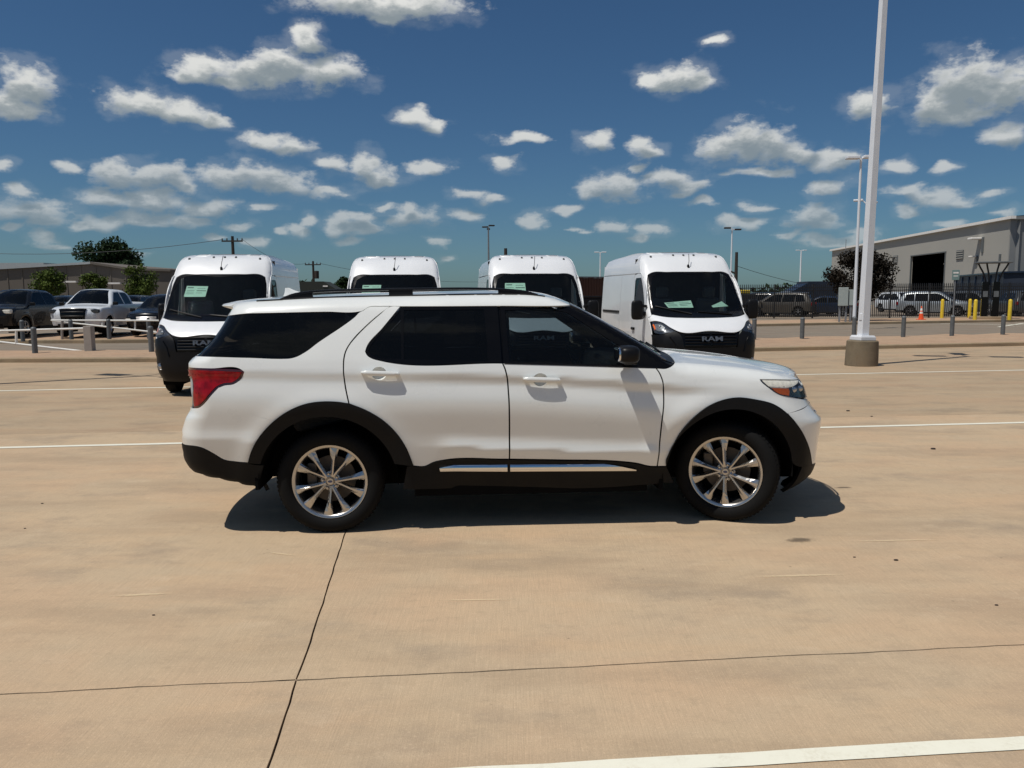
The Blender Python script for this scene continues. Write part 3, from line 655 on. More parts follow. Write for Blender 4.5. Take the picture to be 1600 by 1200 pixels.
def make_wheel(parent, a0, mats=('rim', 'rim_dark')):
    """20 inch wheel, axle along Y, outer face towards -Y"""
    w = empty('wheel', parent=parent)
    t = MB()
    prof = [(.268, .012), (.285, -.012), (.315, -.022), (.345, -.020), (.368, -.008), (.380, .010), (.3855, .035)]
    gy = [.035, .058, .060, .066, .068, .100, .102, .108, .110, .142, .144, .150, .152, .184, .186, .192, .194, .215]
    gr = [.3855, .3862, .377, .377, .3865, .3868, .377, .377, .3868, .3868, .377, .377, .3865, .3862, .377, .377, .3862, .3855]
    prof += list(zip(gr, gy))[1:] + [(.380, .240), (.365, .256), (.33, .265), (.28, .25), (.262, .235), (.262, .02)]
    t.lathe(prof, 96, 'Y', closed=True)
    ty = t.build('tyre', 'tyre', w)
    tr = MB()                                            # shoulder tread blocks
    for k in range(72):
        a = 2 * PI * k / 72
        for yy in (.022, .226):
            tr.box((0, 0, 0), (.018, .030, .006), Matrix.Rotation(-a, 4, 'Y') @ Matrix.Translation((0, yy, .3835)) @ Matrix.Rotation(R(24 if yy < .1 else -24), 4, 'X'))
        tr.box((0, 0, 0), (.017, .028, .004), Matrix.Rotation(-a - .02, 4, 'Y') @ Matrix.Translation((0, .084, .3865)))
        tr.box((0, 0, 0), (.017, .028, .004), Matrix.Rotation(-a + .02, 4, 'Y') @ Matrix.Translation((0, .168, .3865)))
    tag(tr.build('tread_blocks', 'tyre', w), kind='stuff')
    rm = MB()
    rm.lathe([(.2765, .012), (.2785, .002), (.274, -.006), (.264, -.005), (.254, .002), (.2475, .012), (.245, .03)], 72, 'Y')
    rm.build('rim', mats[0], w)
    rb = MB(); rb.lathe([(.2495, .03), (.238, .05), (.232, .09), (.232, .235), (.27, .235), (.27, .015)], 64, 'Y'); rb.build('rim_barrel', mats[1], w)
    bk = MB(); bk.lathe([(.02, .115), (.175, .115), (.175, .135), (.02, .135)], 48, 'Y', closed=True); bk.build('brake_disc', 'disc', w)
    bd = MB(); bd.lathe([(.02, .15), (.235, .15)], 40, 'Y'); bd.build('backing_plate', 'liner', w)
    cp = MB(); cp.box((-.14, .10, .05), (.075, .07, .16), bev=.01); cp.build('brake_caliper', 'disc', w)
    hb = MB(); hb.lathe([(.0, .020), (.030, .020), (.033, .026), (.055, .030), (.070, .034), (.074, .05), (.06, .11)], 40, 'Y'); hb.build('hub', mats[0], w)
    spoke_me = {}
    for sd_ in (-1, 1):
        s_ = MB(); st = [(.036, 9, .0155, .020, .014), (.085, 12.5, .0145, .018, .008), (.130, 14.3, .0155, .013, .002), (.160, 15, .0165, .010, -.002), (.190, 15.5, .0215, .008, -.002), (.225, 16, .0285, .006, .000), (.256, 16, .0350, .006, .004)]
        v = []; f = []
        for r, ang, hw, ye_, yr in st:
            a = R(90) + sd_ * R(ang); cx, cz = r * math.cos(a), r * math.sin(a); px, pz = -math.sin(R(90) + sd_ * R(15)), math.cos(R(90) + sd_ * R(15))
            rd = sd_ * -.25 * hw                      # the ridge leans to the inner side of the pair
            for o_, y_ in ((-hw, ye_ + .028), (-hw, ye_ + .004), (-hw * .38 + rd, yr), (hw * .30 + rd, yr), (hw, ye_ + .004), (hw, ye_ + .028)):
                v.append((cx + px * o_, y_, cz + pz * o_))
        for i in range(len(st) - 1):
            for k in range(6): f.append((i*6+k, i*6+(k+1)%6, (i+1)*6+(k+1)%6, (i+1)*6+k))
        f.append((0, 1, 2, 3, 4, 5)); f.append(tuple((len(st)-1)*6 + i for i in range(6)))
        s_.add(v, f, False); spoke_me[sd_] = s_.mesh('spoke')
        spoke_me[sd_].materials.append(M[mats[0]])
    for k in range(5):
        for sd_ in (-1, 1):
            o = link('spoke', spoke_me[sd_], None, w); o.rotation_euler = (0, -R(a0 + 72 * k - 90), 0)
    nut = MB(); nut.lathe([(.0, -.002), (.007, -.002), (.0095, .003), (.0095, .02)], 6, 'Y', smooth=False); nut.lathe([(.0125, .018), (.017, .018), (.0175, .03)], 20, 'Y'); nm = nut.mesh('lug_nut'); nm.materials.append(M['rim'])
    for k in range(5):
        a = R(a0 + 36 + 72 * k); o = link('lug_nut', nm, None, w); o.location = (.055 * math.cos(a), .012, .055 * math.sin(a))
    cc = MB(); cc.lathe([(.0, .008), (.024, .009), (.027, .014), (.027, .025)], 32, 'Y'); cc.build('centre_cap', 'rim', w)
    bg_ = MB(); bg_.prism([(.017 * math.cos(2*PI*i/20), .0085 * math.sin(2*PI*i/20)) for i in range(20)], .005, .009, 'Y'); bg_.build('oval_badge', 'blue', w)
    return w

def build_suv():
    S = suv_shape(); root = empty('sport_utility_vehicle', (-1.4115, 6.5236, 0), .0704,
        'white three-row SUV with black arch cladding and tinted windows, parked side-on in the foreground', 'car')
    def clip(a, b):
        b = min(b, float(S.ze(a))); a = min(max(a, float(S.xr(b))), float(S.xf(b))); return a, min(b, float(S.ze(a)))
    T = TRACE; P = 'white_paint'
    TS = top_surf(S); FS = front_surf(S, .16); RS = rear_surf(S, .08)
    cant = [(-.95,1.621),(-.52,1.6215),(.005,1.6285),(.245,1.629),(.263,1.633),(.303,1.659),(.40,1.666),(.54,1.664),(1.27,1.662),(1.80,1.6625),(1.845,1.665),(1.9,1.9),(1.2,1.9),(0,1.9),(-1.1,1.9),(-1.1,1.7)]
    for sg in (-1, 1):
        ss = side_surf(S, sg); out = (0, sg, 0); k = dict(surf=ss, parent=root, out=out, clip=clip)
        g = .0009
        def bowl(door, cx, cz, tl):
            """recess, grip and knob of a door handle; hangs on the door"""
            y0 = float(S.S(cx, cz)); mb = MB(); v = []; f = []; n = 28; rings = 6
            for i in range(rings + 1):
                t_ = (i / rings) * PI / 2; rr, dp = math.cos(t_), math.sin(t_) * .045
                for j in range(n):
                    a = 2 * PI * j / n; x = cx + .056 * rr * math.cos(a); z = cz + .050 * rr * math.sin(a)
                    v.append((x, sg * (float(S.S(x, z)) - dp), z))
            for i in range(rings):
                for j in range(n): f.append((i*n+j, i*n+(j+1)%n, (i+1)*n+(j+1)%n, (i+1)*n+j))
            mb.add(v, f, True); mb.build('handle_recess', P, door)
            h = MB(); L = .265; xs = np.linspace(-.5, .5, 15); v = []; f = []; hx = cx + .01
            for q in xs:
                e = max(0, 1 - abs(q * 2) ** 6) ** .5
                x = hx + q * L; z = cz + .004 + tl * q * L; st_ = .040 + .006 * (1 - (2*q)**2); yo = float(S.S(x, z))
                if abs(q) > .47: st_ *= .8
                hh = .0185 * max(e, .35)
                for a, b2 in ((st_ - .034, hh * .5), (st_ - .006, hh), (st_ + .002, hh * .35), (st_ + .002, -hh * .35), (st_ - .006, -hh), (st_ - .034, -hh * .8)):
                    v.append((x, sg * (yo + a), z + b2))
            for i in range(14):
                for j in range(6): f.append((i*6+j, i*6+(j+1)%6, (i+1)*6+(j+1)%6, (i+1)*6+j))
            f.append(tuple(range(6))); f.append(tuple(14*6+i for i in range(6)))
            h.add(v, f, True)
            for q in (-.46, .44):
                x = hx + q * L; h.box((x, sg * (float(S.S(x, cz)) + .014), cz + .004 + tl * q * L), (.030, .034, .020), bev=.005)
            h.build('door_handle', P, door)
        # doors
        rd = panel('rear_door', T['rdoor'], mat=P, gap=g, holes=[[(.39 + .054*math.cos(a), 1.188 + .048*math.sin(a)) for a in np.linspace(0, 2*PI, 25)[:-1]]], hole_flange=.004, **k)
        bowl(rd, .39, 1.188, -.045)
        fd = panel('front_door', T['fdoor'], mat=P, gap=g, holes=[[(1.55 + .054*math.cos(a), 1.128 + .048*math.sin(a)) for a in np.linspace(0, 2*PI, 25)[:-1]]], hole_flange=.004, **k)
        bowl(fd, 1.55, 1.128, -.045)
        wf = panel('window_frame', T['rwframe'], mat='gloss_black', off=-.003, holes=[T['rwfix'], T['rwmain']], **k); wf.parent = rd
        for nm in ('rwfix', 'rwmain'):
            q = panel('window', T[nm], mat='glass_privacy', off=-.006, flange=0, gap=-.004, **k); q.parent = rd
        wf = panel('window_frame', T['fwframe'], mat='gloss_black', off=-.003, holes=[T['fwglass']], **k); wf.parent = fd
        q = panel('window', T['fwglass'], mat='glass_front', off=-.006, flange=0, gap=-.004, **k); q.parent = fd
        # rest of the side
        panel('fender', T['fender'], mat=P, gap=g, **k)
        panel('quarter_panel', T['quarter'], mat=P, gap=.0004, **k)
        panel('roof_rail_panel', cant, mat=P, gap=.001, **k)
        panel('quarter_window', T['qglass'], mat='glass_privacy', off=-.003, gap=-.003, **k)
        panel('rear_bumper_side', T['rbump'], mat=P, gap=.0004, **k)
        panel('front_bumper_side', T['fbump'], mat=P, gap=.0004, **k)
        panel('rear_bumper_cladding', T['rclad'], mat='cladding', off=.004, flange=.03, **k)
        panel('front_bumper_cladding', [(3.47,.20),(3.53,.30),(3.575,.425),(3.70,.415),(3.84,.385),(3.9,.30),(3.75,.20)], mat='cladding', off=.004, flange=.03, **k)
        panel('rocker_cladding', T['rocker'], mat='cladding', off=.006, flange=.04, **k)
        def strip_surf(x, z):
            zc = .466 - .0105 * (x - 1.3) ; q = np.clip((z - zc) / .034, -1, 1)
            return np.stack([np.asarray(x, float), sg * (S.S(x, zc) + .004 + .020 * np.sqrt(1.02 - q * q)), np.asarray(z, float)], 1)
        for nm in ('chr1', 'chr2'): panel('chrome_strip', T[nm], mat='chrome', off=.0, flange=.012, grid=.012, surf=strip_surf, parent=root, out=out)
        panel('pillar_trim', [(1.13,1.255),(1.34,1.25),(1.335,1.66),(1.14,1.66)], mat='gloss_black', off=-.022, flange=.004, grid=.05, surf=ss, parent=root, out=out)
        panel('arch_cladding', T['archR'] + arc(0, HUBZ, .503, 16, 162, 30), mat='cladding', off=.014, flange=.05, grid=.025, corner=60, **k)
        panel('arch_cladding', T['archF'] + arc(2.985, HUBZ, .503, 10, 166, 30), mat='cladding', off=.014, flange=.05, grid=.025, corner=60, **k)
        # tail lamp
        tl_ = panel('tail_light', T['tail'], mat='tail_dark', off=-.002, gap=-.006, **k)
        q = panel('lens', T['tail'], mat='tail', off=.006, flange=.006, gap=.011, **k); q.parent = tl_
        for x_, z_ in ((-.905,1.195),(-.878,1.195),(-.905,1.165),(-.905,1.13),(-.905,1.10),(-.872,1.10),(-.903,1.065),(-.88,1.065),(-.93,1.195)):
            dots = MB(); y_ = float(S.S(x_, z_)) + .0065; dots.box((x_, sg * y_, z_), (.013, .002, .005)); dots.build('reflector', 'tail', tl_)
        # head lamp
        hl = panel('headlight', T['headl'], mat='lamp_dark', off=-.005, flange=.008, **k)
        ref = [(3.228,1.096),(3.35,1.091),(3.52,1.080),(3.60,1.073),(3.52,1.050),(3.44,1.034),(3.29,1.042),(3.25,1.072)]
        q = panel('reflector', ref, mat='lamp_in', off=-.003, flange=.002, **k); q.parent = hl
        q = panel('side_marker', T['amber'], mat='amber', off=-.0015, flange=.003, **k); q.parent = hl
        for cx_ in (3.49, 3.56):
            pj = MB(); superell(pj, (cx_, sg * (float(S.S(cx_, 1.02)) - .006), 1.015), (.024, .008, .024), 1.0, 16); pj.build('projector_lens', 'chrome_sat', hl)
        q = panel('lens', T['headl'], mat='lamp_clear', off=.004, flange=.003, gap=.002, **k); q.parent = hl
        # mirror
        mr = empty('side_mirror', parent=root); mb = MB()
        superell(mb, (2.165, sg * 1.125, 1.315), (.080, .115, .064), .62, 28)
        mb.build('mirror_shell', 'black_plastic', mr)
        mb = MB(); mb.box((2.20, sg * 1.00, 1.255), (.10, .16, .045), bev=.015); mb.build('mirror_foot', 'gloss_black', mr)
        mb = MB(); superell(mb, (2.093, sg * 1.125, 1.318), (.012, .095, .05), .5, 24); mb.build('mirror_glass', 'chrome', mr)
        # roof rails
        rx = [(-.37,1.722),(-.32,1.742),(-.26,1.757),(-.18,1.769),(-.03,1.780),(.3,1.787),(.7,1.790),(1.1,1.790),(1.28,1.784),(1.42,1.772),(1.52,1.758),(1.575,1.744)]
        rp = smooth_poly([(a, b2) for a, b2 in rx], .05, closed=False)
        mb = MB(); v = []; f = []
        for p in rp:
            e = min(1, (p.x + .40) / .12, (1.60 - p.x) / .12)
            for dy, dz in ((-.016, -.006), (-.013, .008), (.006, .011), (.017, .004), (.014, -.009)): v.append((p.x, sg * (.605 - dy * .9), p.y + dz * max(.5, e)))
        for i in range(len(rp) - 1):
            for j in range(5): f.append((i*5+j, i*5+(j+1)%5, (i+1)*5+(j+1)%5, (i+1)*5+j))
        mb.add(v, f, True)
        rl = mb.build('roof_rail', 'black_plastic', root)
        for x0, x1 in ((-.36, -.13), (.44, .62), (1.27, 1.57)):
            mb = MB(); xs_ = np.linspace(x0, x1, 8); poly = []
            rz_ = lambda q: np.interp(q, [a for a, _ in rx], [b2 for _, b2 in rx])
            poly = [(q, float(rz_(q)) - .004) for q in xs_] + [(q, float(S.ze(q)) - .004) for q in xs_[::-1] + (0)]
            mb.prism(poly, sg * .592, sg * .616, 'Y'); mb.build('rail_foot', 'black_plastic', rl)
        mb = MB(); mb.tube([(q, sg * (float(top_edge(S, q)) + .006), float(S.ze(q)) + .002) for q in np.linspace(-.52, 1.62, 40)], .0055, 6); mb.build('roof_moulding', 'cladding', root)
        # bright line down the windscreen pillar
        mb = MB(); mb.tube([(q, sg * (float(top_edge(S, q)) + .010), float(S.ze(q)) + .003) for q in np.linspace(1.80, 2.50, 30)], .0075, 6); mb.build('pillar_moulding', 'chrome_sat', root)
        # inside of the body: trim that closes the cabin off below the windows, wheel houses
        panel('inner_trim', [(-.95,.75),(-.62,.95),(-.45,1.05),(.45,1.05),(.62,.80),(.66,.40),(2.35,.40),(2.38,.85),(2.5,1.0),(3.45,1.02),(3.5,1.06),(2.7,1.16),(2.45,1.20),(1.3,1.24),(-.9,1.31)], mat='dark', off=-.045, flange=0, grid=.08, surf=ss, parent=root, out=out)
        for hx in (0, 2.985):
            mb = MB(); A = arc(hx, HUBZ, .504, -4, 184, 40)
            for (a, b2), (c, d) in zip(A[:-1], A[1:]):
                mb.add([(a, sg * .955, b2), (c, sg * .955, d), (c, sg * .55, d), (a, sg * .55, b2)], [(0, 1, 2, 3)], True)
            mb.add([(a, sg * .56, b2) for a, b2 in A], [tuple(range(len(A)))])
            mb.build('wheel_house', 'liner', root)
        panel('seal_strip', [(1.29,1.244),(1.6,1.232),(2.10,1.211),(2.42,1.199),(2.42,1.206),(2.10,1.221),(1.6,1.240),(1.29,1.252)], mat='black_plastic', off=.003, flange=.004, grid=.02, **k)
    # top and ends
    u0 = 1.0
    kt = dict(surf=TS, parent=root, out=(0, 0, 1))
    panel('roof', [(-.64,-u0),(1.80,-u0),(1.80,u0),(-.64,u0)], mat=P, grid=.06, corner=30, **kt)
    panel('windscreen', [(1.806,-.97),(2.48,-.97),(2.48,.97),(1.806,.97)], mat='glass_wind', grid=.06, flange=.006, **kt)
    panel('cowl', [(2.483,-1.0),(2.575,-1.0),(2.575,1.0),(2.483,1.0)], mat='black_plastic', grid=.05, flange=.01, **kt)
    panel('hood', [(2.58,-u0),(3.645,-u0),(3.645,u0),(2.58,u0)], mat=P, grid=.05, gap=.0, **kt)
    for sy in (-1, 1):
        mb = MB(); mb.tube([(2.62, sy * .10 - .2, 1.268), (2.50, sy * .10 - .45, 1.325), (2.40, sy * .10 - .72 + .1, 1.372)], .008, 6); mb.build('wiper', 'black_plastic', root)
    kf = dict(surf=FS, parent=root, out=(1, 0, 0))
    panel('front_bumper', [(-1,.43),(1,.43),(1,.80),(.62,.74),(.62,.55),(-.62,.55),(-.62,.74),(-1,.80)], mat=P, grid=.05, **kf)
    gr_ = panel('grille', [(-.62,.55),(.62,.55),(.62,.74),(.72,1.05),(-.72,1.05),(-.62,.74)], mat='gloss_black', off=-.02, grid=.06, **kf)
    for i in range(6):
        z = .60 + i * .075
        mb = MB(); v = FS(np.linspace(-.62, .62, 21), np.full(21, z)); mb.tube([tuple(q) for q in v], .009, 6); mb.build('grille_bar', 'chrome_sat', gr_)
    mb = MB(); q = FS(np.array([0.]), np.array([.84]))[0]
    mb.prism([(.09 * math.cos(a), q[2] + .038 * math.sin(a)) for a in np.linspace(0, 2*PI, 33)[:-1]], q[0] - .03, q[0] + .012, 'X'); mb.build('oval_badge', 'blue', gr_)
    for sy in (-1, 1):
        panel('headlight_front', [(sy*.73,.93),(sy*1.0,.93),(sy*1.0,1.075),(sy*.73,1.06)], mat='lamp_dark', grid=.04, **kf)
        panel('bumper_corner', [(sy*.64,.79),(sy*1.0,.80),(sy*1.0,.925),(sy*.73,.925)], mat=P, grid=.05, **kf)
    panel('front_lip', [(-1,.23),(1,.23),(1,.425),(-1,.425)], mat='cladding', grid=.08, **kf)
    kr = dict(surf=RS, parent=root, out=(-1, 0, 0))
    tg = panel('tailgate', [(-.97,.86),(.97,.86),(1,1.27),(-1,1.27)], mat=P, grid=.06, **kr)
    panel('rear_window', [(-1,1.275),(1,1.275),(1,1.66),(-1,1.66)], mat='glass_privacy', grid=.06, **kr).parent = tg
    panel('rear_bumper', [(-1,.70),(1,.70),(1,.855),(-1,.855)], mat=P, grid=.06, **kr)
    panel('rear_valance', [(-1,.37),(1,.37),(1,.695),(-1,.695)], mat='cladding', grid=.08, **kr)
    sp_ = MB(); v = []; f = []
    for y_, k1, k2 in ((-.635, .10, 1), (-.60, .03, 1), (-.45, 0, 1), (0, -.02, 1), (.45, 0, 1), (.60, .03, 1), (.635, .10, 1)):
        cz = .03 * (1 - (y_ / .65) ** 2)
        for x_, z_ in ((-.46, 1.712), (-.60, 1.707), (-.74 + k1*.5, 1.692), (-.835 + k1, 1.671), (-.82 + k1, 1.662), (-.74 + k1*.6, 1.640), (-.62, 1.625), (-.50, 1.635)): v.append((x_, y_, z_ + cz))
    for i in range(6):
        for j in range(8): f.append((i*8+j, i*8+(j+1)%8, (i+1)*8+(j+1)%8, (i+1)*8+j))
    f += [tuple(range(8)), tuple(48 + i for i in range(8))]
    sp_.add(v, f, True); sp_.build('rear_spoiler', P, root)
    fn = MB(); v = []; f = []
    for z_, x0, x1, hw in ((1.745, -.48, -.22, .028), (1.765, -.47, -.30, .018), (1.79, -.465, -.38, .009), (1.812, -.462, -.43, .003)):
        for a in np.linspace(0, 2*PI, 13)[:-1]: v.append(((x0+x1)/2 + (x1-x0)/2*math.cos(a), hw*math.sin(a), z_))
    for i in range(3):
        for j in range(12): f.append((i*12+j, i*12+(j+1)%12, (i+1)*12+(j+1)%12, (i+1)*12+j))
    f.append(tuple(36+i for i in range(12))); fn.add(v, f, True); fn.build('antenna_fin', P, root)
    # underside and cabin
    ub = MB(); ub.box((1.5, 0, .36), (1.76, 1.76, .22)); ub.box((1.52, 0, .38), (3.9, 1.08, .22)); ub.box((3.55, 0, .42), (.36, 1.3, .28)); ub.box((-.72, 0, .54), (.42, 1.3, .18)); 
    for sy in (-1, 1): ub.box((-.66, sy * .72, .60), (.28, .34, .30))  # rear corner blocks, added to keep sunlight from leaking in at the bumper
    ub.build('underbody', 'liner', root)
    for sy in (-1, 1):
        for x_ in (-.515, 2.475): mb = MB(); mb.box((x_, sy * .74, .47 if x_ < 0 else .40), (.03, .40, .26)); mb.build('sun_leak_block', 'liner', root)  # blocks added behind each wheel to stop sun leaking under the body
    fl = MB(); fl.box((.9, 0, .62), (3.3, 1.06, .04)); fl.box((1.5, 0, .55), (1.75, 1.7, .04)); fl.box((2.55, 0, .85), (.04, 1.6, .55)); fl.build('cabin_floor', 'dark', root)
    panel('headliner', [(-.6,-.97),(1.78,-.97),(1.78,.97),(-.6,.97)], mat='dark', off=-.035, grid=.1, flange=0, **kt)
    ds = MB(); ds.box((2.36, 0, 1.10), (.42, 1.60, .28), bev=.06); ds.build('dashboard', 'dark', root)
    sw = MB(); Q = Matrix.Translation((2.03, .38, 1.12)) @ Matrix.Rotation(R(62), 4, 'Y')
    for i in range(24):
        a0_, a1_ = 2*PI*i/24, 2*PI*(i+1)/24
        sw.tube([Q @ Vector((.185*math.cos(a0_), .185*math.sin(a0_), 0)), Q @ Vector((.185*math.cos(a1_), .185*math.sin(a1_), 0))], .015, 6, caps=False)
    sw.tube([Q @ Vector((0, -.18, 0)), Q @ Vector((0, .18, 0))], .02, 6); sw.build('steering_wheel', 'dark', root)
    for x_, ys in ((1.42, (-.40, .40)), (.55, (-.42, .42)), (-.28, (-.38, .38))):
        for y_ in ys:
            st = MB(); tl2 = Matrix.Translation((x_, y_, .78)) @ Matrix.Rotation(R(-14), 4, 'Y')
            st.box((.22, 0, .0), (.52, .50, .16), tl2, bev=.05); st.box((-.06, 0, .36), (.14, .50, .62), tl2, bev=.05); st.box((-.08, 0, .78), (.09, .26, .18), tl2, bev=.04)
            st.build('seat', 'seat', root)
    mi = MB(); mi.box((2.02, 0, 1.565), (.03, .24, .06), bev=.01); mi.build('interior_mirror', 'dark', root)
    # wheels
    for hx, sg, a0, st_ in ((0, -1, 65.5, 0), (3.03, -1, 38, -26), (0, 1, 20, 0), (3.03, 1, 50, -26)):
        w = make_wheel(root, a0)
        rot = R(st_) + (0 if sg < 0 else PI)
        if st_:
            pv = Vector((hx, sg * .80, HUBZ)); w.location = pv + Matrix.Rotation(rot, 3, 'Z') @ Vector((0, -.11, 0))
        else: w.location = (hx - .0 + .005, sg * .925, HUBZ)
        w.rotation_euler = (0, 0, rot)
    return root
# ================================================================ the setting: ground, kerbs, road
def sheet(name, poly, z, mat, kind='structure', parent=None, jag=0.0):
    mb = MB(); mb.add([(p[0], p[1], z) for p in poly], [tuple(range(len(poly)))]); o = mb.build(name, mat, parent, fixn=False)
    me = o.data
    if me.polygons[0].normal.z < 0: me.flip_normals()
    if kind: o['kind'] = kind
    return o
sheet('ground', [(-3000, -60), (3000, -60), (3000, 4000), (-3000, 4000)], -.06, 'far_ground')
KERB = [(-60, 22.9), (-30, 21.9), (-13.9, 21.3), (-9.6, 21.15), (-3, 21.7), (3, 22.8), (8.7, 24.0), (16.8, 25.6), (30, 28.4), (60, 34.5)]
# the parking lot: cast slabs, the joints between them open
j = lambda a: random.uniform(-a, a)
def joint_line(p, q, step=.10, amp=.0035):
    p, q = Vector(p), Vector(q); n = max(2, int((q - p).length / step)); d = (q - p).normalized(); nn = Vector((-d.y, d.x)); out = []; w = 0
    for i in range(n + 1):
        w = w * .8 + j(amp); out.append(p + d * ((q - p).length * i / n) + nn * (w + j(amp * .5)))
    return out
A0, A1 = gnd(0, 1086.5), gnd(1600, 1008.5); B0, B1 = gnd(420, 1197), gnd(541, 831)
da = (A1 - A0).normalized(); db = (B1 - B0).normalized(); X0 = gnd(464, 1062.5)
far_l, far_r = X0 - da * 60, X0 + da * 60
def xy(v): return (v.x, v.y)
lot = empty('parking_lot', (0, 0, 0)); lot['kind'] = 'structure'
base = sheet('joint_bed', [(-80, -12), (80, -12)] + [(x, y) for x, y in KERB[::-1]], -.012, 'void', None, lot)
wl = joint_line(xy(X0), xy(X0 - da * 12)); wr = joint_line(xy(X0), xy(X0 + da * 12))
nb = joint_line(xy(X0), xy(X0 - db * 6)); fb = joint_line(xy(X0), xy(X0 + db * 7.0))
G2 = .0095
def off(l, d):
    o_ = []
    for i, p in enumerate(l):
        t_ = (l[min(i+1, len(l)-1)] - l[max(i-1, 0)]).normalized(); o_.append(p + Vector((-t_.y, t_.x)) * (d + random.uniform(-.0012, .0012)))
    return o_
E1 = Vector(xy(X0 + db * 7.0)); C00 = Vector(xy(X0 - da * 12)); C11 = Vector(xy(X0 + da * 12))
S_ = lambda l: [(p.x, p.y) for p in l]
FL, FR = X0 + db * 7.0 - da * 12, X0 + db * 7.0 + da * 12
nL, nR = X0 - db * 6 - da * 12, X0 - db * 6 + da * 12
# four near slabs: far-left, far-right, near-left, near-right
def slab(name, poly, mat='lot'):
    top = [Vector((x, y)) for x, y in poly]; mb = MB(); n = len(top)
    mb.add([(p.x, p.y, 0) for p in top], [tuple(range(n))]); mb.add([(p.x, p.y, 0) for p in top] + [(p.x, p.y, -.03) for p in top], [(i, (i+1) % n, n + (i+1) % n, n + i) for i in range(n)])
    return mb.build(name, mat, lot)
slab('concrete_slab', S_(off(wl, G2 * -.5)[::-1]) + S_(off(fb, G2 * .5)) + [xy(FL)])
slab('concrete_slab', S_(off(wr, G2 * .5)) + [xy(FR)] + S_(off(fb, G2 * -.5)[::-1]))
slab('concrete_slab', S_(off(wl, G2 * .5)) + [xy(nL)] + S_(off(nb, G2 * -.5)[::-1]))
slab('concrete_slab', S_(off(wr, G2 * -.5)[::-1]) + S_(off(nb, G2 * .5)) + [xy(nR)])
gp = db * .006
slab('concrete_slab', [xy(FL + gp), xy(FR + gp), xy(FR + gp + da * 60)] + [p for p in KERB[::-1]] + [xy(FL + gp - da * 60)], 'lot_far')
slab('concrete_slab', [xy(nR), xy(nR + da * 60), xy(FR + da * 60), xy(FR)])
slab('concrete_slab', [xy(nL), xy(FL), xy(FL - da * 60), xy(nL - da * 60)])
# painted bay lines
def stripe(name, a, b, w, z=.004, ext=(0, 0)):
    a, b = Vector(a), Vector(b); d = (b - a).normalized(); a = a - d * ext[0]; b = b + d * ext[1]; n = Vector((-d.y, d.x)); k = max(2, int((b - a).length / .25)); P_ = []
    for sgn in (1, -1):
        r = range(k + 1) if sgn > 0 else range(k, -1, -1)
        for i in r: P_.append(a + (b - a) * (i / k) + n * (sgn * w / 2 + j(.004)))
    o = sheet(name, S_(P_), z, 'marking'); return o
stripe('painted_line', xy(gnd(740, 1211)), xy(gnd(1600, 1162)), .085, ext=(1.0, 6))
stripe('painted_line', xy(gnd(0, 699.8)), xy(gnd(1600, 660.5)), .10, ext=(12, 12))
stripe('painted_line', xy(gnd(0, 610.8)), xy(gnd(1600, 578.4)), .11, ext=(20, 20))
# kerb, bare planting strip, street
def band(name, inner, depth, z, mat, kind='structure', jag=0.0):
    outer = [(x, y + depth) for x, y in inner]; return sheet(name, inner + outer[::-1], z, mat, kind)
mb = MB()
for (x0, y0), (x1, y1) in zip(KERB[:-1], KERB[1:]):
    v = [(x, y + dy, z) for x, y in ((x0, y0), (x1, y1)) for dy, z in ((0, -.02), (0, .10), (.02, .125), (.15, .13), (.15, -.02))]
    mb.add(v, [(i, i + 1, i + 6, i + 5) for i in range(4)])
o = mb.build('kerb', 'kerb'); o['kind'] = 'structure'
STRIP = [(x, y + .15) for x, y in KERB]
ROADN = [(-60, 27), (-30, 25.9), (-14, 25.1), (-9, 25.1), (-3, 26.2), (3, 27.9), (10, 29.9), (20, 32.1), (30, 34.5), (60, 42)]
def densify(l, n=8):
    out = []
    for (a, b), (c, d) in zip(l[:-1], l[1:]):
        for i in range(n): out.append((a + (c - a) * i / n, b + (d - b) * i / n))
    return out + [l[-1]]
def wob(l, a): return [(x, y + j(a)) for x, y in densify(l)]
ksoil = wob(ROADN, .06)
ns = len(ksoil); SD = densify(STRIP)
mb = MB(); rows = 8; v = []
for r_ in range(rows + 1):
    for i in range(ns):
        x = SD[i][0] + (ksoil[i][0] - SD[i][0]) * r_ / rows; y = SD[i][1] + (ksoil[i][1] - SD[i][1]) * r_ / rows
        v.append((x, y, .118 + (j(.025) if 0 < r_ < rows else 0) - (.10 if r_ == rows else 0)))
mb.add(v, [(r_*ns+i, r_*ns+i+1, (r_+1)*ns+i+1, (r_+1)*ns+i) for r_ in range(rows) for i in range(ns-1)], True)
o = mb.build('planting_strip', 'gravel'); o['kind'] = 'structure'
ROADF = [(-60, 33), (-30, 31.0), (-16, 30.3), (-9, 30.8), (-3, 33.5), (3, 37.5), (10, 41.5), (20, 44.5), (30, 47), (60, 55)]
sheet('road', ROADN + ROADF[::-1], .0, 'road')
mb = MB()
for (x0, y0), (x1, y1) in zip(ROADF[:-1], ROADF[1:]):
    v = [(x, y + dy, z) for x, y in ((x0, y0), (x1, y1)) for dy, z in ((0, -.02), (0, .12), (.02, .145), (.16, .15), (.16, -.02))]
    mb.add(v, [(i, i + 1, i + 6, i + 5) for i in range(4)])
o = mb.build('far_kerb', 'kerb'); o['kind'] = 'structure'
VER = [(x, y + .16) for x, y in ROADF]
sheet('verge', VER + [(x, y + 5.5) for x, y in ROADF[::-1]], .13, 'gravel')
sheet('far_lot', [(x, y + 5.4) for x, y in ROADF] + [(300, 420), (-300, 420)], .125, 'road')
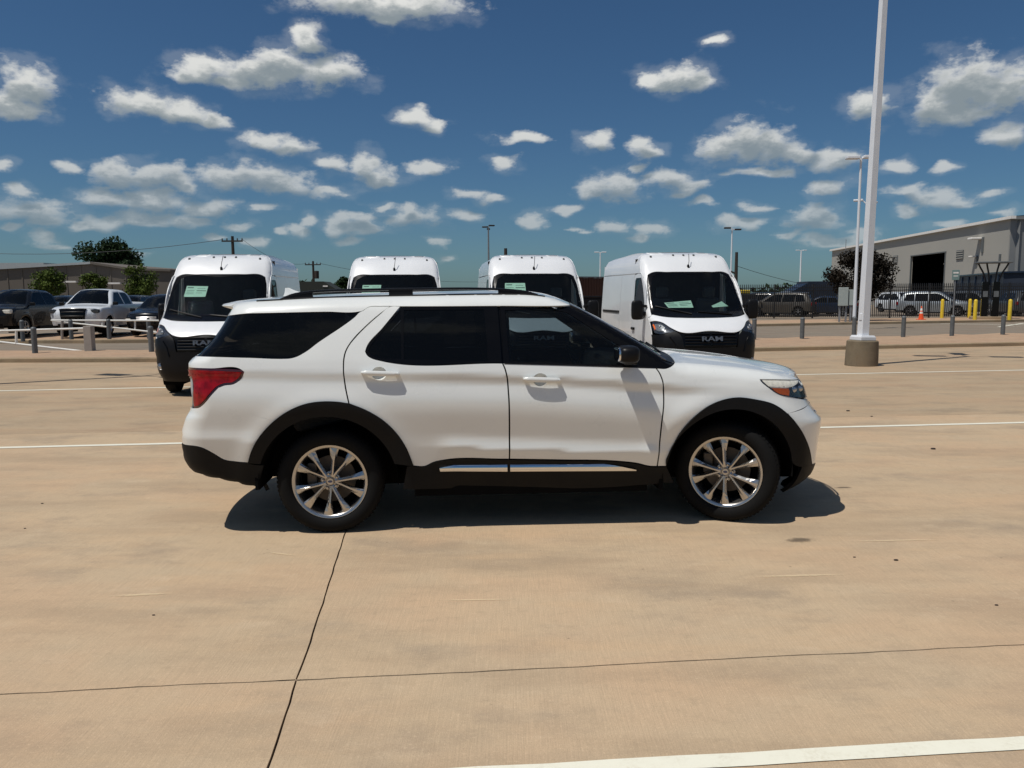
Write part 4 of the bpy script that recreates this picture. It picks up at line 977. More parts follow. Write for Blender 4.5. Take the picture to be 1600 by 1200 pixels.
for a, b in (((1545, 507), (1600, 511)), ((1560, 511), (1600, 505)), ((1470, 506), (1600, 507.5))):
    pa, pb = gnd(*a), gnd(*b); o = sheet('painted_line', [(pa.x, pa.y - .12), (pb.x, pb.y - .12), (pb.x, pb.y + .12), (pa.x, pa.y + .12)], .006, 'marking')
# grit, cracks and scraps on the near concrete
def pebble(px, py, s, lab):
    p = gnd(px, py); mb = MB(); superell(mb, (p.x, p.y, s * .25), (s, s * .6, s * .35), .9, 8); o = mb.build('debris_scrap', 'void'); tag(o, lab, 'debris', 'dark scraps on the concrete'); return o
for px, py, s, lab in ((1400, 875.8, .016, 'small dark twig on the concrete ahead of the front wheel'), (240, 961.5, .009, 'tiny dark pebble alone on the concrete left of the joint'), (66, 787, .012, 'dark chip of dirt at far left on the concrete'),
    (39, 826, .010, 'dark speck of dirt below another at far left on the concrete'), (1335, 871, .010, 'small dark flake beside the twig on the concrete'), (1325, 642.5, .03, 'dark scrap on the concrete beyond the front bumper'),
    (1458, 702, .03, 'dark leaf lying between painted lines at right'), (1557, 946, .011, 'thin dark chip near the right edge above the long joint'), (1362, 651, .02, 'small brown leaf beyond the front bumper, right of the darker scrap')):
    pebble(px, py, s, lab)

def mark(name, px, py, wx, wy, mat, rz=0.0, z=.003):
    p = gnd(px, py); pts = []
    for sx, sy in ((-1, -1), (1, -1), (1, 1), (-1, 1)):
        x, y = sx * wx / 2, sy * wy / 2; pts.append((x, y, 0))
    mb = MB(); mb.add(pts, [(0, 1, 2, 3)]); o = mb.build(name, mat, None, fixn=False); o.location = (p.x, p.y, z); o.rotation_euler = (0, 0, rz); o['kind'] = 'structure'
for k_, (px, py, wx, wy, rz) in enumerate(((1250, 844, .30, .16, .1), (1318, 762, .24, .08, 0))):
    mark('oil_stain', px, py, wx, wy, 'oil', rz, .0022 + .0001 * k_)
for px, py, wx, wy, rz in ((440, 866, .34, .035, -.35), (745, 938, .62, .03, .02), (1250, 900, .8, .05, .05), (1400, 845, .9, .04, .04), (220, 930, .5, .05, .1)): mark('scuff_mark', px, py, wx, wy, 'scuff', rz, .0034)
# ================================================================ white delivery vans
def van_shape():
    s = Shape()
    s.xp = tab([(.25,-.12),(.34,-.05),(.45,-.01),(.60,.0),(.80,.0),(.95,-.03),(1.06,-.10),(1.16,-.22),(1.26,-.38),(1.34,-.56),(1.40,-.68),(1.60,-.865),(2.08,-1.30),(2.20,-1.42),(2.32,-1.55),(2.40,-1.66),(2.46,-1.78),(2.505,-1.95),(2.53,-2.2)])
    s.w = tab([(.25,.93),(.40,.985),(.6,1.01),(1.0,1.025),(1.3,1.02),(1.6,1.0),(2.08,.965),(2.25,.945),(2.36,.915),(2.44,.87),(2.50,.79),(2.53,.66)])
    def F(y, z):
        w = s.w(z); q = np.clip(np.abs(y) / w, 0, 1); d = w - np.abs(y)
        c = np.interp(z, [.3, 1.0, 1.4, 2.1, 2.5], [.28, .26, .17, .15, .10]); r = np.interp(z, [.3, 1.2, 1.4, 2.3, 2.53], [.20, .20, .10, .12, .05])
        return s.xp(z) - c * q ** 3 - fil(d, r)
    s.F = F; s.cr = lambda z: np.interp(z, [.3, 1.0, 1.4, 2.1, 2.5], [.28, .26, .17, .15, .10]) + np.interp(z, [.3, 1.2, 1.4, 2.3, 2.53], [.20, .20, .10, .12, .05])
    s.xe = lambda z: s.xp(z) - s.cr(z)
    return s
def build_van():
    S = van_shape(); root = empty('delivery_van')
    FR = lambda y, z: np.stack([S.F(y, z), np.asarray(y, float), np.asarray(z, float)], 1)
    kf = dict(surf=FR, parent=root, out=(1, 0, 0))
    w = lambda z: float(S.w(z))
    def sym(l): return l + [(-y, z) for y, z in l[::-1]]
    e = lambda z: (w(z), z)
    # brow and roof front
    panel('roof_brow', sym([(0, 2.135), (.45, 2.133), (.80, 2.115), (.865, 2.08), (.905, 1.95), (w(1.95), 1.95)] + [e(z) for z in np.arange(1.97, 2.528, .014)] + [e(2.529), (.3, 2.529)]), mat='van_white', grid=.06, gap=.001, raw=False, **kf)
    for sg in (-1, 1):
        panel('windscreen_pillar', [(sg*.905,1.95),(sg*w(1.95),1.95),(sg*w(1.6),1.6),(sg*w(1.38),1.38),(sg*w(1.30),1.30),(sg*.965,1.335),(sg*.955,1.45)], mat='van_white', grid=.06, gap=.0005, **kf)
    wsh = sym([(0, 2.13), (.45, 2.128), (.79, 2.11), (.855, 2.075), (.90, 1.95), (.952, 1.45), (.945, 1.36), (.80, 1.325), (.40, 1.30), (0, 1.295)])
    fr = panel('windscreen', wsh, mat='glass_van', off=-.004, grid=.07, **kf)
    # black band round the glass
    inn = sym([(0, 2.085), (.72, 2.07), (.79, 2.03), (.86, 1.80), (.895, 1.50), (.885, 1.44), (.75, 1.42), (0, 1.40)])
    panel('screen_border', wsh, mat='gloss_black', off=-.001, holes=[inn], grid=.05, flange=.002, gap=.002, **kf).parent = fr
    panel('hood', sym([(0, 1.288), (.40, 1.293), (.80, 1.318), (.95, 1.35), (w(1.29)*.999, 1.29), (w(1.22), 1.22), (.99, 1.235), (.86, 1.225), (.73, 1.13), (.64, 1.08), (0, 1.072)]), mat='van_white', gap=.002, grid=.05, **kf)
    # bumper, grille
    bmp = sym([(0, .78), (.52, .78), (.60, 1.02), (.66, 1.065), (.80, 1.03), (.93, 1.0), (w(1.0), 1.0), e(.8), e(.6), e(.45), e(.36), (w(.27), .27), (0, .27)])
    bb = panel('front_bumper', bmp, mat='black_plastic', off=.008, grid=.06, flange=.05, **kf)
    gr = panel('grille', sym([(0, 1.066), (.62, 1.072), (.59, 1.02), (.52, .785), (0, .785)]), mat='gloss_black', off=-.02, grid=.06, **kf)
    for i in range(5):
        z = .82 + i * .05
        for sg in (-1, 1):
            q = FR(np.linspace(sg * .50, sg * .02, 9), np.full(9, z)); mb = MB(); mb.tube([tuple(Vector(a) + Vector((-.008, 0, 0))) for a in q], .010, 6); mb.build('grille_bar', 'black_plastic', gr)
    me = text_mesh('RAM', .112, .010, 1.85, .002); me.transform(Matrix.Rotation(PI / 2, 4, 'X')); me.transform(Matrix.Rotation(PI / 2, 4, 'Z'))
    me.transform(Matrix.Translation((.018, 0, .935))); lt = link('lettering', me, 'badge_letters', gr)
    for sg in (-1, 1):
        hl = panel('headlight', [(sg*.995,1.228),(sg*.86,1.215),(sg*.74,1.125),(sg*.665,1.075),(sg*.70,1.062),(sg*.82,1.045),(sg*.93,1.02),(sg*1.0,1.035),(sg*1.012,1.12)], mat='lamp_dark', off=-.012, grid=.04, **kf)
        panel('reflector', [(sg*.97,1.19),(sg*.88,1.18),(sg*.80,1.115),(sg*.83,1.08),(sg*.95,1.065),(sg*.985,1.10)], mat='lamp_grey', off=-.006, flange=.004, grid=.03, **kf).parent = hl
        panel('side_marker', [(sg*1.0,1.17),(sg*.985,1.19),(sg*.975,1.12),(sg*.99,1.08)], mat='amber', off=-.004, flange=.002, grid=.03, **kf).parent = hl
        for py_, pz_ in ((.90, 1.14), (.83, 1.105)):
            mb = MB(); x_ = float(S.F(np.array(sg*py_), np.array(pz_))); superell(mb, (x_ - .004, sg * py_, pz_), (.012, .026, .026), 1, 14); mb.build('projector_lens', 'chrome_sat', hl)
        panel('lens', [(sg*.995,1.228),(sg*.86,1.215),(sg*.74,1.125),(sg*.665,1.075),(sg*.70,1.062),(sg*.82,1.045),(sg*.93,1.02),(sg*1.0,1.035),(sg*1.012,1.12)], mat='lamp_clear', off=.003, flange=.003, grid=.04, **kf).parent = hl
        mb = MB(); x_ = float(S.F(np.array(sg*.86), np.array(.53))) + .01
        mb.lathe([(.0, .03), (.045, .02), (.052, .03), (.06, .028), (.06, -.03)], 20, 'X', (x_ - .02, sg * .86, .53)); mb.build('fog_light', 'chrome_sat', root)
        # bright sweep at the bumper corner
        mb = MB(); q = [(sg*.66,.70),(sg*.70,.86),(sg*.78,.97)]; pp = [Vector(FR(np.array([a]), np.array([b]))[0]) + Vector((.014, 0, 0)) for a, b in q]; mb.tube(pp, .012, 6); mb.build('bumper_rib', 'gloss_black', bb)
        # sides
        S2 = lambda x, z, sg=sg: np.stack([np.asarray(x, float), sg * S.w(z) + 0 * x, np.asarray(z, float)], 1)
        ks = dict(surf=S2, parent=root, out=(0, sg, 0), grid=.12)
        X = lambda z: float(S.xe(z)) + .004
        arch = arc(-1.00, .36, .44, 172, 8, 14); arch2 = arc(-4.00, .36, .44, 172, 8, 14)
        edge = [(X(z), z) for z in (1.0, 1.15, 1.25, 1.32, 1.38, 1.42)]
        wnd = [(-1.42, 1.96), (-1.05, 1.40), (-1.00, 1.30), (-1.12, 1.27), (-1.86, 1.27), (-1.92, 1.34), (-1.94, 1.98), (-1.88, 2.03), (-1.50, 2.03)]
        fd = panel('front_door', [(-1.06,.82),(-1.03,1.2),(-1.00,1.30),(-1.0,1.42),(-1.45,2.06),(-1.56,2.10),(-1.98,2.10),(-2.02,2.05),(-2.02,.42),(-1.46,.42),(-1.44,.52),(-1.36,.64),(-1.22,.76)], mat='van_white', gap=.004, holes=[wnd], **ks)
        panel('side_window', wnd, mat='glass_van', off=-.004, flange=0, **ks).parent = fd
        panel('window_seal', [(a, b) for a, b in wnd], mat='gloss_black', off=.002, flange=.002, holes=[[(-1.45,1.93),(-1.12,1.43),(-1.10,1.33),(-1.84,1.32),(-1.88,1.36),(-1.89,1.96),(-1.86,1.99),(-1.53,1.99)]], surf=S2, parent=root, out=(0, sg, 0), grid=.06).parent = fd
        for dz in (1.06,):
            mb = MB(); mb.box((-1.86, sg * (w(1.06) + .02), 1.06), (.20, .04, .05), bev=.012); mb.build('door_handle', 'black_plastic', fd)
        panel('wing', [(-1.055,.82)] + [(X(z), z) for z in (.82, 1.0, 1.15, 1.25, 1.32, 1.38, 1.42)] + [(-.998,1.42),(-.998,1.30),(-1.03,1.2)], mat='van_white', gap=.0, **ks)
        panel('wing_lower', [(a, b) for a, b in arc(-1.00, .36, .44, 100, 20, 8)] + [(X(.5), .50), (X(.8), .80), (-1.05, .815)], mat='van_white', gap=.0, **ks)
        panel('roof_side', [(X(z)+.02, z) for z in np.arange(1.43, 2.529, .02)] + [(X(2.529), 2.529), (-4.83, 2.529), (-4.96, 2.3), (-4.96, 2.14), (-1.55, 2.115), (-1.44, 2.07), (-1.0, 1.43)], mat='van_white', gap=.002, surf=S2, parent=root, out=(0, sg, 0), grid=.12, corner=20)
        panel('sliding_door', [(-2.03,.42),(-2.03,2.11),(-3.10,2.115),(-3.10,.42)], mat='van_white', gap=.004, **ks)
        panel('rear_side', [(-3.11,.42),(-3.11,2.115),(-4.96,2.13),(-4.96,.45),(-4.44,.45)] + arch2[::-1][1:-1] + [(-3.56,.42)], mat='van_white', gap=.004, **ks)
        panel('sill', [(-2.0,.30),(-2.0,.415),(-3.55,.415),(-3.55,.30)], mat='van_white', off=-.02, **ks)
        mb = MB(); mb.box((-3.95, sg * (w(1.25) + .004), 1.36), (1.6, .014, .05)); mb.build('door_track', 'black_plastic', root)
        mb = MB(); mb.box((-2.8, sg * (w(.78) + .008), .80), (1.5, .02, .13), bev=.006); mb.build('side_moulding', 'van_white', root)
        panel('arch_trim', arc(-1.0, .36, .47, 168, 12, 16) + arc(-1.0, .36, .42, 12, 168, 16), mat='black_plastic', off=.008, flange=.04, grid=.06, corner=60, surf=S2, parent=root, out=(0, sg, 0))
        for hx in (-1.0, -4.00):
            mb = MB(); A = arc(hx, .36, .445, -25, 205, 22)
            for (a, b2), (c, d) in zip(A[:-1], A[1:]): mb.add([(a, sg*.96, b2), (c, sg*.96, d), (c, sg*.6, d), (a, sg*.6, b2)], [(0, 1, 2, 3)], True)
            mb.add([(a, sg*.61, b2) for a, b2 in A], [tuple(range(len(A)))]); mb.build('wheel_house', 'liner', root)
            wh = empty('wheel', (hx, sg * .985, .36), 0 if sg < 0 else PI, parent=root)
            mb = MB(); mb.lathe([(.215, .02), (.23, -.005), (.29, -.012), (.335, .0), (.358, .03), (.36, .12), (.355, .20), (.30, .225), (.21, .22)], 40, 'Y', closed=True); mb.build('tyre', 'tyre', wh)
            mb = MB(); mb.lathe([(.0, .03), (.055, .03), (.06, .045), (.11, .05), (.15, .02), (.195, .03), (.205, .004), (.22, .004), (.218, .05)], 32, 'Y'); mb.build('rim', 'steel_wheel', wh)
        # mirror: two stacked glasses in a tall black shell
        mr = empty('side_mirror', parent=root)
        mb = MB(); superell(mb, (-.98, sg * 1.19, 1.43), (.07, .115, .18), .45, 20); mb.build('mirror_shell', 'black_plastic', mr)
        mb = MB(); mb.box((-.98, sg * 1.06, 1.36), (.07, .16, .07), bev=.015); mb.box((-.98, sg * 1.06, 1.50), (.06, .14, .05), bev=.015); mb.build('mirror_arm', 'black_plastic', mr)
        mb = MB(); mb.box((-1.058, sg * 1.19, 1.44), (.006, .17, .25), bev=.002); mb.build('mirror_glass', 'chrome', mr)
    # roof skin, rear, floor, cab
    mb = MB(); nx = 12; v = []; f = []
    for i in range(nx + 1):
        x = -2.2 - .06 + (-4.83 + 2.26) * i / nx
        for y in np.linspace(-.56, .56, 9): v.append((x, y, 2.529 + .012 * (1 - (y/.56)**2) - .004 * (i % 2)))
    for i in range(nx):
        for k in range(8): f.append((i*9+k, i*9+k+1, (i+1)*9+k+1, (i+1)*9+k))
    mb.add(v, f, True); mb.box((-4.97, 0, 1.35), (.03, 1.88, 2.0)); mb.build('roof', 'van_white', root)
    mb = MB(); mb.box((-2.7, 0, .50), (4.0, 1.16, .25)); mb.box((-2.5, 0, .40), (2.05, 1.85, .2)); mb.box((-4.85, 0, .48), (.2, 1.8, .22)); mb.build('underbody', 'liner', root)
    mb = MB(); mb.box((-2.10, 0, 1.45), (.03, 1.86, 1.9)); mb.box((-1.2, 0, .72), (1.7, 1.84, .04)); mb.build('bulkhead', 'dark', root)
    mb = MB(); mb.box((-1.02, 0, 1.22), (.42, 1.7, .16), bev=.04); mb.build('dashboard', 'dark', root)
    for y in (-.5, .5):
        mb = MB(); tl2 = Matrix.Translation((-1.75, y, 1.05)) @ Matrix.Rotation(R(10), 4, 'Y'); mb.box((0, 0, .25), (.14, .5, .7), tl2, bev=.05); mb.box((.03, 0, .72), (.1, .26, .2), tl2, bev=.04); mb.box((.25, 0, -.05), (.5, .5, .14), tl2, bev=.04); mb.build('seat', 'seat', root)
    # marker lamps, aerial, wipers
    for y in (-.70, -.22, 0, .22, .70):
        z = 2.435 if abs(y) > .5 else 2.462; x = float(S.F(np.array(y), np.array(z))); mb = MB(); mb.box((x + .006, y, z), (.07, .045, .035), bev=.008, taper=.7); mb.build('marker_lamp', 'post_grey', root)
    z = 2.235; x = float(S.F(np.array(0.), np.array(z))); mb = MB(); superell(mb, (x + .008, 0, z), (.03, .024, .042), .8, 14); mb.build('aerial_base', 'black_plastic', root)
    mb = MB(); mb.tube([(x + .02, 0, z + .02), (x + .02, .012, z + .10), (x - .06, .03, z + .24)], .006, 5); mb.build('aerial', 'black_plastic', root)
    for y0, y1, z1 in ((-.86, -.20, 1.36), (-.05, .62, 1.40)):
        mb = MB(); pts = []
        for t_ in np.linspace(0, 1, 7):
            y = y0 + (y1 - y0) * t_; z = (1.50 if y0 < -.5 else 1.40) + ((z1 if y0 < -.5 else 1.345) - (1.50 if y0 < -.5 else 1.40)) * t_; pts.append((float(S.F(np.array(y), np.array(z))) + .02, y, z))
        mb.tube(pts, .012, 5); mb.build('wiper', 'black_plastic', root)
    return root, S
def van_sheet(root, S, pts, ink=True, mat='paper'):
    """price sheet behind the glass"""
    q = [Vector((float(S.F(np.array(y), np.array(z))) - .035, y, z)) for y, z in pts]; mb = MB(); mb.add(q, [(0, 1, 2, 3)]); mb.add([p - Vector((.003, 0, 0)) for p in q], [(0, 1, 2, 3)])
    o = mb.build('price_sheet', mat, root)
    if ink:
        a, b_, c, d = q
        def L(u, v): return (a * (1-u) + b_ * u) * (1-v) + (d * (1-u) + c * u) * v + Vector((.002, 0, 0))
        mb = MB()
        for u0, u1, v0, v1 in ((.52, .96, .40, .47), (.52, .80, .62, .66), (.06, .35, .12, .20), (.06, .42, .40, .43), (.06, .42, .55, .58), (.06, .42, .70, .73), (.52, .9, .2, .23)): mb.add([L(u0, v0), L(u1, v0), L(u1, v1), L(u0, v1)], [(0, 1, 2, 3)])
        i_ = mb.build('printed_lines', 'ink', o); i_['kind'] = 'stuff'
    return o
van0, VS = build_van()
VDIR = math.atan2(*(-ray(668, 465)).yx)        # they all face back along the bays, towards the camera
def place_van(v, px_brow, zbrow, Ybrow, label):
    """px of the aerial foot and its distance"""
    xl = float(VS.F(np.array(0.), np.array(2.235))); p = at(px_brow, 420, Ybrow); c, s_ = math.cos(VDIR), math.sin(VDIR)
    xl *= .94; v.location = (p.x - c * xl, p.y - s_ * xl, 0); v.rotation_euler = (0, 0, VDIR); v.scale = (.94, .94, 1.02); tag(v, label, 'van', 'white delivery vans parked behind the SUV')
vans = [van0] + [copy_tree(van0) for _ in range(3)]
place_van(vans[0], 346, 0, 14.9, 'white high-roof van at the left end of the row, front wheel in view')
place_van(vans[1], 616, 0, 15.9, 'white high-roof van showing only its top above the middle of the SUV roof')
place_van(vans[2], 834, 0, 15.8, 'white high-roof van whose windscreen shows above the front end of the SUV roof')
place_van(vans[3], 1075, 0, 15.2, 'white high-roof van at the right end of the row, flank and grille showing')
for ch in list(vans[0].children):                 # this one has its mirrors folded in
    if ch.name.startswith('side_mirror'):
        pv = Vector((-1.0, 1.03 if ch.children[0].name and any((c.data.vertices[0].co.y > 0) for c in ch.children) else -1.03, 0)); sgn = 1 if pv.y > 0 else -1
        ch.location = pv + Vector((0, 0, 0)); ch.rotation_euler = (0, 0, R(72) * sgn); ch.location = pv - Matrix.Rotation(R(72) * sgn, 3, 'Z') @ pv
van_sheet(vans[0], VS, [(-.62, 1.92), (-.20, 1.91), (-.22, 1.72), (-.64, 1.72)])
van_sheet(vans[1], VS, [(-.66, 1.93), (-.27, 1.93), (-.29, 1.75), (-.68, 1.75)])
van_sheet(vans[2], VS, [(-.64, 1.95), (-.22, 1.95), (-.22, 1.74), (-.66, 1.74)])
van_sheet(vans[3], VS, [(-.66, 1.56), (-.12, 1.60), (-.10, 1.47), (-.60, 1.47)], True)
van_sheet(vans[3], VS, [(.28, 1.50), (.52, 1.58), (.64, 1.49), (.30, 1.47)], False, 'paper')
# ================================================================ cars parked further off
for nm, c, r_ in (('car_white', (.62, .65, .68), .35), ('car_black', (.006, .007, .009), .25), ('car_silver', (.33, .36, .38), .3), ('car_tan', (.07, .062, .052), .35), ('car_blue', (.012, .022, .045), .3), ('car_grey', (.05, .055, .06), .3)):
    M[nm] = simple(nm, c, r_, .2 if nm in ('car_silver',) else 0, .8 if max(c) > .2 else .35, .03, 2, spec=.5 if max(c) > .2 else .25)
M['glass_car'] = glass_mat('parked_car_glass', (.10, .11, .12))
def car_shape(kind):
    s = Shape()
    if kind == 'suv':
        s.L = 4.8; s.hw = .93
        s.xr = tab([(.2,.12),(.35,.03),(.6,.0),(.95,.04),(1.1,.10),(1.5,.34),(1.75,.52)]); s.xf = tab([(.2,4.62),(.35,4.74),(.6,4.80),(.8,4.78),(.95,4.68),(1.1,4.5)])
        s.ze = tab([(-.1,1.5),(.25,1.64),(.6,1.71),(1.4,1.74),(2.4,1.72),(2.85,1.62),(3.25,1.36),(3.62,1.12),(3.8,1.08),(4.4,.99),(4.8,.86)])
        s.belt = 1.02; s.wheels = ((.92, .36), (3.86, .36)); s.ws = (2.72, 3.64)
        s.win = [[(.48,1.10),(.95,1.07),(1.12,1.07),(1.12,1.60),(.62,1.56)], [(1.18,1.07),(2.02,1.06),(2.02,1.62),(1.18,1.61)], [(2.10,1.06),(3.40,1.08),(3.10,1.30),(2.74,1.55),(2.55,1.61),(2.10,1.62)]]
        s.doors = (1.14, 2.06, 3.34)
    elif kind == 'pickup':
        s.L = 5.85; s.hw = .99
        s.xr = tab([(.3,.14),(.45,.02),(1.4,.0),(2.0,.0)]); s.xf = tab([(.3,5.66),(.5,5.80),(.9,5.85),(1.1,5.82),(1.25,5.70)])
        s.ze = tab([(-.1,1.40),(1.90,1.42),(1.98,1.44),(2.12,1.84),(2.35,1.93),(3.0,1.965),(3.5,1.95),(3.85,1.82),(4.45,1.36),(4.6,1.31),(5.3,1.25),(5.6,1.19),(5.85,1.08)])
        s.belt = 1.30; s.wheels = ((1.12, .42), (4.80, .42)); s.ws = (3.62, 4.48)
        s.win = [[(2.22,1.34),(3.02,1.34),(3.02,1.84),(2.36,1.83),(2.26,1.7)], [(3.10,1.34),(4.28,1.36),(3.86,1.68),(3.62,1.84),(3.10,1.85)]]
        s.doors = (2.10, 3.06, 4.25)
    else:
        s.L = 4.7; s.hw = .91
        s.xr = tab([(.2,.12),(.5,.0),(.9,.05),(1.1,.15)]); s.xf = tab([(.2,4.5),(.5,4.68),(.7,4.66),(.9,4.5)])
        s.ze = tab([(-.1,.98),(.5,1.08),(.9,1.15),(1.4,1.38),(1.9,1.45),(2.5,1.44),(2.9,1.32),(3.5,.98),(4.1,.88),(4.7,.72)])
        s.belt = .95; s.wheels = ((.95, .33), (3.7, .33)); s.ws = (2.6, 3.5)
        s.win = [[(1.2,1.0),(2.0,.98),(2.0,1.36),(1.55,1.34)], [(2.08,.98),(3.2,1.0),(2.75,1.28),(2.5,1.36),(2.08,1.37)]]
        s.doors = (1.1, 2.04, 3.2)
    A = integ([(-1.2,-.16),(-.35,-.10),(-.12,.05),(0,.20),(.06,.40),(.5,.50),(1.2,.6)], -.15)
    def raw(x, z):
        y = s.hw - A(z - s.belt)
        for hx, hr in s.wheels: y = y + .03 * np.exp(-((np.hypot(x - hx, z - hr) - hr - .12) / .09) ** 2) * (z < s.belt)
        return y
    def Sf(x, z):
        x = np.clip(x, s.xr(z) + 1e-4, s.xf(z) - 1e-4); z = np.minimum(z, s.ze(x) - 1e-4)
        return raw(x, z) - fil(s.ze(x) - z, .09) - fil(x - s.xr(z), .16) - fil(s.xf(z) - x, .30)
    s.S = Sf; s.crown = lambda x: .04 + 0 * x; s.bow = tab([(-.2,-.06),(1,0),(s.ws[0],.08),(s.ws[1],.18),(s.L-.6,.08),(s.L+.2,.12)])
    return s
def build_car(kind, paint, name, dark_front=False):
    S = car_shape(kind); root = empty(name); g = .13
    def clip(a, b):
        b = min(b, float(S.ze(a))); a = min(max(a, float(S.xr(b))), float(S.xf(b))); return a, min(b, float(S.ze(a)))
    ar = lambda hx, hr, e=.055: arc(hx, hr, hr + e, 170, 10, 12)
    zb = .30 if kind != 'pickup' else .42
    TS = top_surf(S); d0, d1, d2 = S.doors; z1 = S.belt
    for sg in (-1, 1):
        ss = side_surf(S, sg); k = dict(surf=ss, parent=root, out=(0, sg, 0), clip=clip, grid=g, gap=.003, corner=25)
        (r0, rr), (f0, fr_) = S.wheels
        zt = 2.2
        panel('rear_side', [(-.2, zb + .1)] + ar(r0, rr) + [(max(d0, r0 + rr + .12), zb), (d0 + .02, zb + .45), (d0, z1), (d0, zt), (-.2, zt)], mat=paint, holes=[w_ for w_ in S.win if w_[0][0] < d0 - .2], **k)
        rd_ = panel('rear_door', [(d0 + .02, zb + .45), (max(d0, r0 + rr + .12) + .01, zb), (d1, zb), (d1, zt), (d0, zt), (d0, z1)], mat=paint, holes=[w_ for w_ in S.win if d0 - .2 <= w_[0][0] < d1], **k)
        fd_ = panel('front_door', [(d1, zb), (d2, zb), (d2 + .05, z1 - .1), (d2 + .05, zt), (d1, zt)], mat=paint, holes=[w_ for w_ in S.win if w_[0][0] >= d1], **k)
        panel('front_wing', [(d2, zb)] + ar(f0, fr_) + [(S.L + .2, zb + .1), (S.L + .2, zt), (d2 + .05, zt), (d2 + .05, z1 - .1)], mat=paint, **k)
        for w_ in S.win:
            pr = root if w_[0][0] < d0 - .2 else (rd_ if w_[0][0] < d1 else fd_)
            panel('window', w_, mat='glass_car', off=-.006, flange=0, gap=-.01, surf=ss, parent=root, out=(0, sg, 0), grid=.2, corner=25).parent = pr
        mb = MB(); mb.box((1.9 * S.L / 4.8, sg * (S.hw - .06), zb - .04), (S.L * .48, .10, .10), bev=.02); mb.build('sill', 'cladding', root)
        for hx, hr in S.wheels:
            mb = MB(); A_ = arc(hx, hr, hr + .06, -25, 205, 16)
            for (a, b2), (c, d) in zip(A_[:-1], A_[1:]): mb.add([(a, sg*(S.hw-.05), b2), (c, sg*(S.hw-.05), d), (c, sg*.5, d), (a, sg*.5, b2)], [(0, 1, 2, 3)], True)
            mb.add([(a, sg*.52, b2) for a, b2 in A_], [tuple(range(len(A_)))]); mb.build('wheel_house', 'liner', root)
            wh = empty('wheel', (hx, sg * (S.hw - .035), hr), 0 if sg < 0 else PI, parent=root)
            mb = MB(); mb.lathe([(hr*.62, .02), (hr*.70, -.01), (hr*.88, -.012), (hr*.97, .01), (hr, .04), (hr, .18), (hr*.9, .22), (hr*.6, .22)], 28, 'Y', closed=True); mb.build('tyre', 'tyre', wh)
            mb = MB(); mb.lathe([(hr*.55, .05), (hr*.60, .0), (hr*.65, .0), (hr*.64, .05)], 28, 'Y')
            for q in range(5):
                a = 2*PI*q/5; mb.box((0, 0, 0), (.055, .03, hr*.5), Matrix.Rotation(a, 4, 'Y') @ Matrix.Translation((0, .02, hr*.33)))
            mb.lathe([(.0, .0), (.05, .0), (.07, .02)], 14, 'Y'); mb.build('rim', 'chrome_sat' if paint != 'car_black' else 'rim', wh)
            mb = MB(); mb.lathe([(.0, .07), (hr*.6, .07)], 18, 'Y'); mb.build('brake_disc', 'liner', wh)
        mr = MB(); mr.box((S.ws[1] - .12, sg * (S.hw + .08), z1 + .08), (.10, .20, .14), bev=.03); mr.build('side_mirror', paint if kind != 'pickup' else 'black_plastic', root)
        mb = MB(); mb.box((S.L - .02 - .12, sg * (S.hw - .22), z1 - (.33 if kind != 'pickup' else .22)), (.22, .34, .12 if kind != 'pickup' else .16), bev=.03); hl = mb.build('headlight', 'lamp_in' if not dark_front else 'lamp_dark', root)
        mb = MB(); mb.box((.05, sg * (S.hw - .12), z1 - .10), (.10, .16, .22), bev=.02); mb.build('tail_light', 'tail', root)
    kt = dict(surf=TS, parent=root, out=(0, 0, 1), grid=.2)
    a, b2 = S.ws
    panel('roof', [(S.xr(1.5) + .02, -1), (a, -1), (a, 1), (S.xr(1.5) + .02, 1)], mat=paint, **kt)
    panel('windscreen', [(a + .01, -.94), (b2 - .01, -.94), (b2 - .01, .94), (a + .01, .94)], mat='glass_car', **kt)
    for sg in (-1, 1): panel('pillar', [(a + .005, sg*1), (b2, sg*1), (b2, sg*.945), (a + .005, sg*.945)], mat=paint, surf=TS, parent=root, out=(0, 0, 1), grid=.1)
    panel('hood', [(b2 + .005, -1), (S.L - .2, -1), (S.L - .2, 1), (b2 + .005, 1)], mat=paint, **kt)
    FS_ = front_surf(S, .12); zf = float(S.ze(S.L - .2))
    kf = dict(surf=FS_, parent=root, out=(1, 0, 0), grid=.15)
    panel('front_bumper', [(-1, zb - .02), (1, zb - .02), (1, zf), (-1, zf)], mat=paint if kind != 'pickup' else paint, **kf)
    gz0, gz1 = (zf - .55, zf - .02) if kind == 'pickup' else (zf - .32, zf - .08)
    gr = panel('grille', [(-.66, gz0), (.66, gz0), (.72, gz1), (-.72, gz1)], mat='gloss_black', off=.02, **kf)
    for i in range(3):
        q = FS_(np.linspace(-.62, .62, 9), np.full(9, gz0 + (i + .6) * (gz1 - gz0) / 3.4)); mb = MB(); mb.tube([tuple(Vector(p) + Vector((.03, 0, 0))) for p in q], .014, 5); mb.build('grille_bar', 'black_plastic' if paint == 'car_white' else 'chrome_sat', gr)
    panel('lower_bumper', [(-.98, zb), (.98, zb), (.95, zb + .16), (-.95, zb + .16)], mat='cladding', off=.03, **kf)
    RS_ = rear_surf(S, .05); zr = float(S.ze(.1))
    panel('tailgate', [(-1, zb), (1, zb), (1, zr), (-1, zr)], mat=paint, surf=RS_, parent=root, out=(-1, 0, 0), grid=.2)
    if kind != 'pickup': panel('rear_window', [(-.8, z1 + .08), (.8, z1 + .08), (.74, zr - .06), (-.74, zr - .06)], mat='glass_car', off=.01, surf=RS_, parent=root, out=(-1, 0, 0), grid=.2)
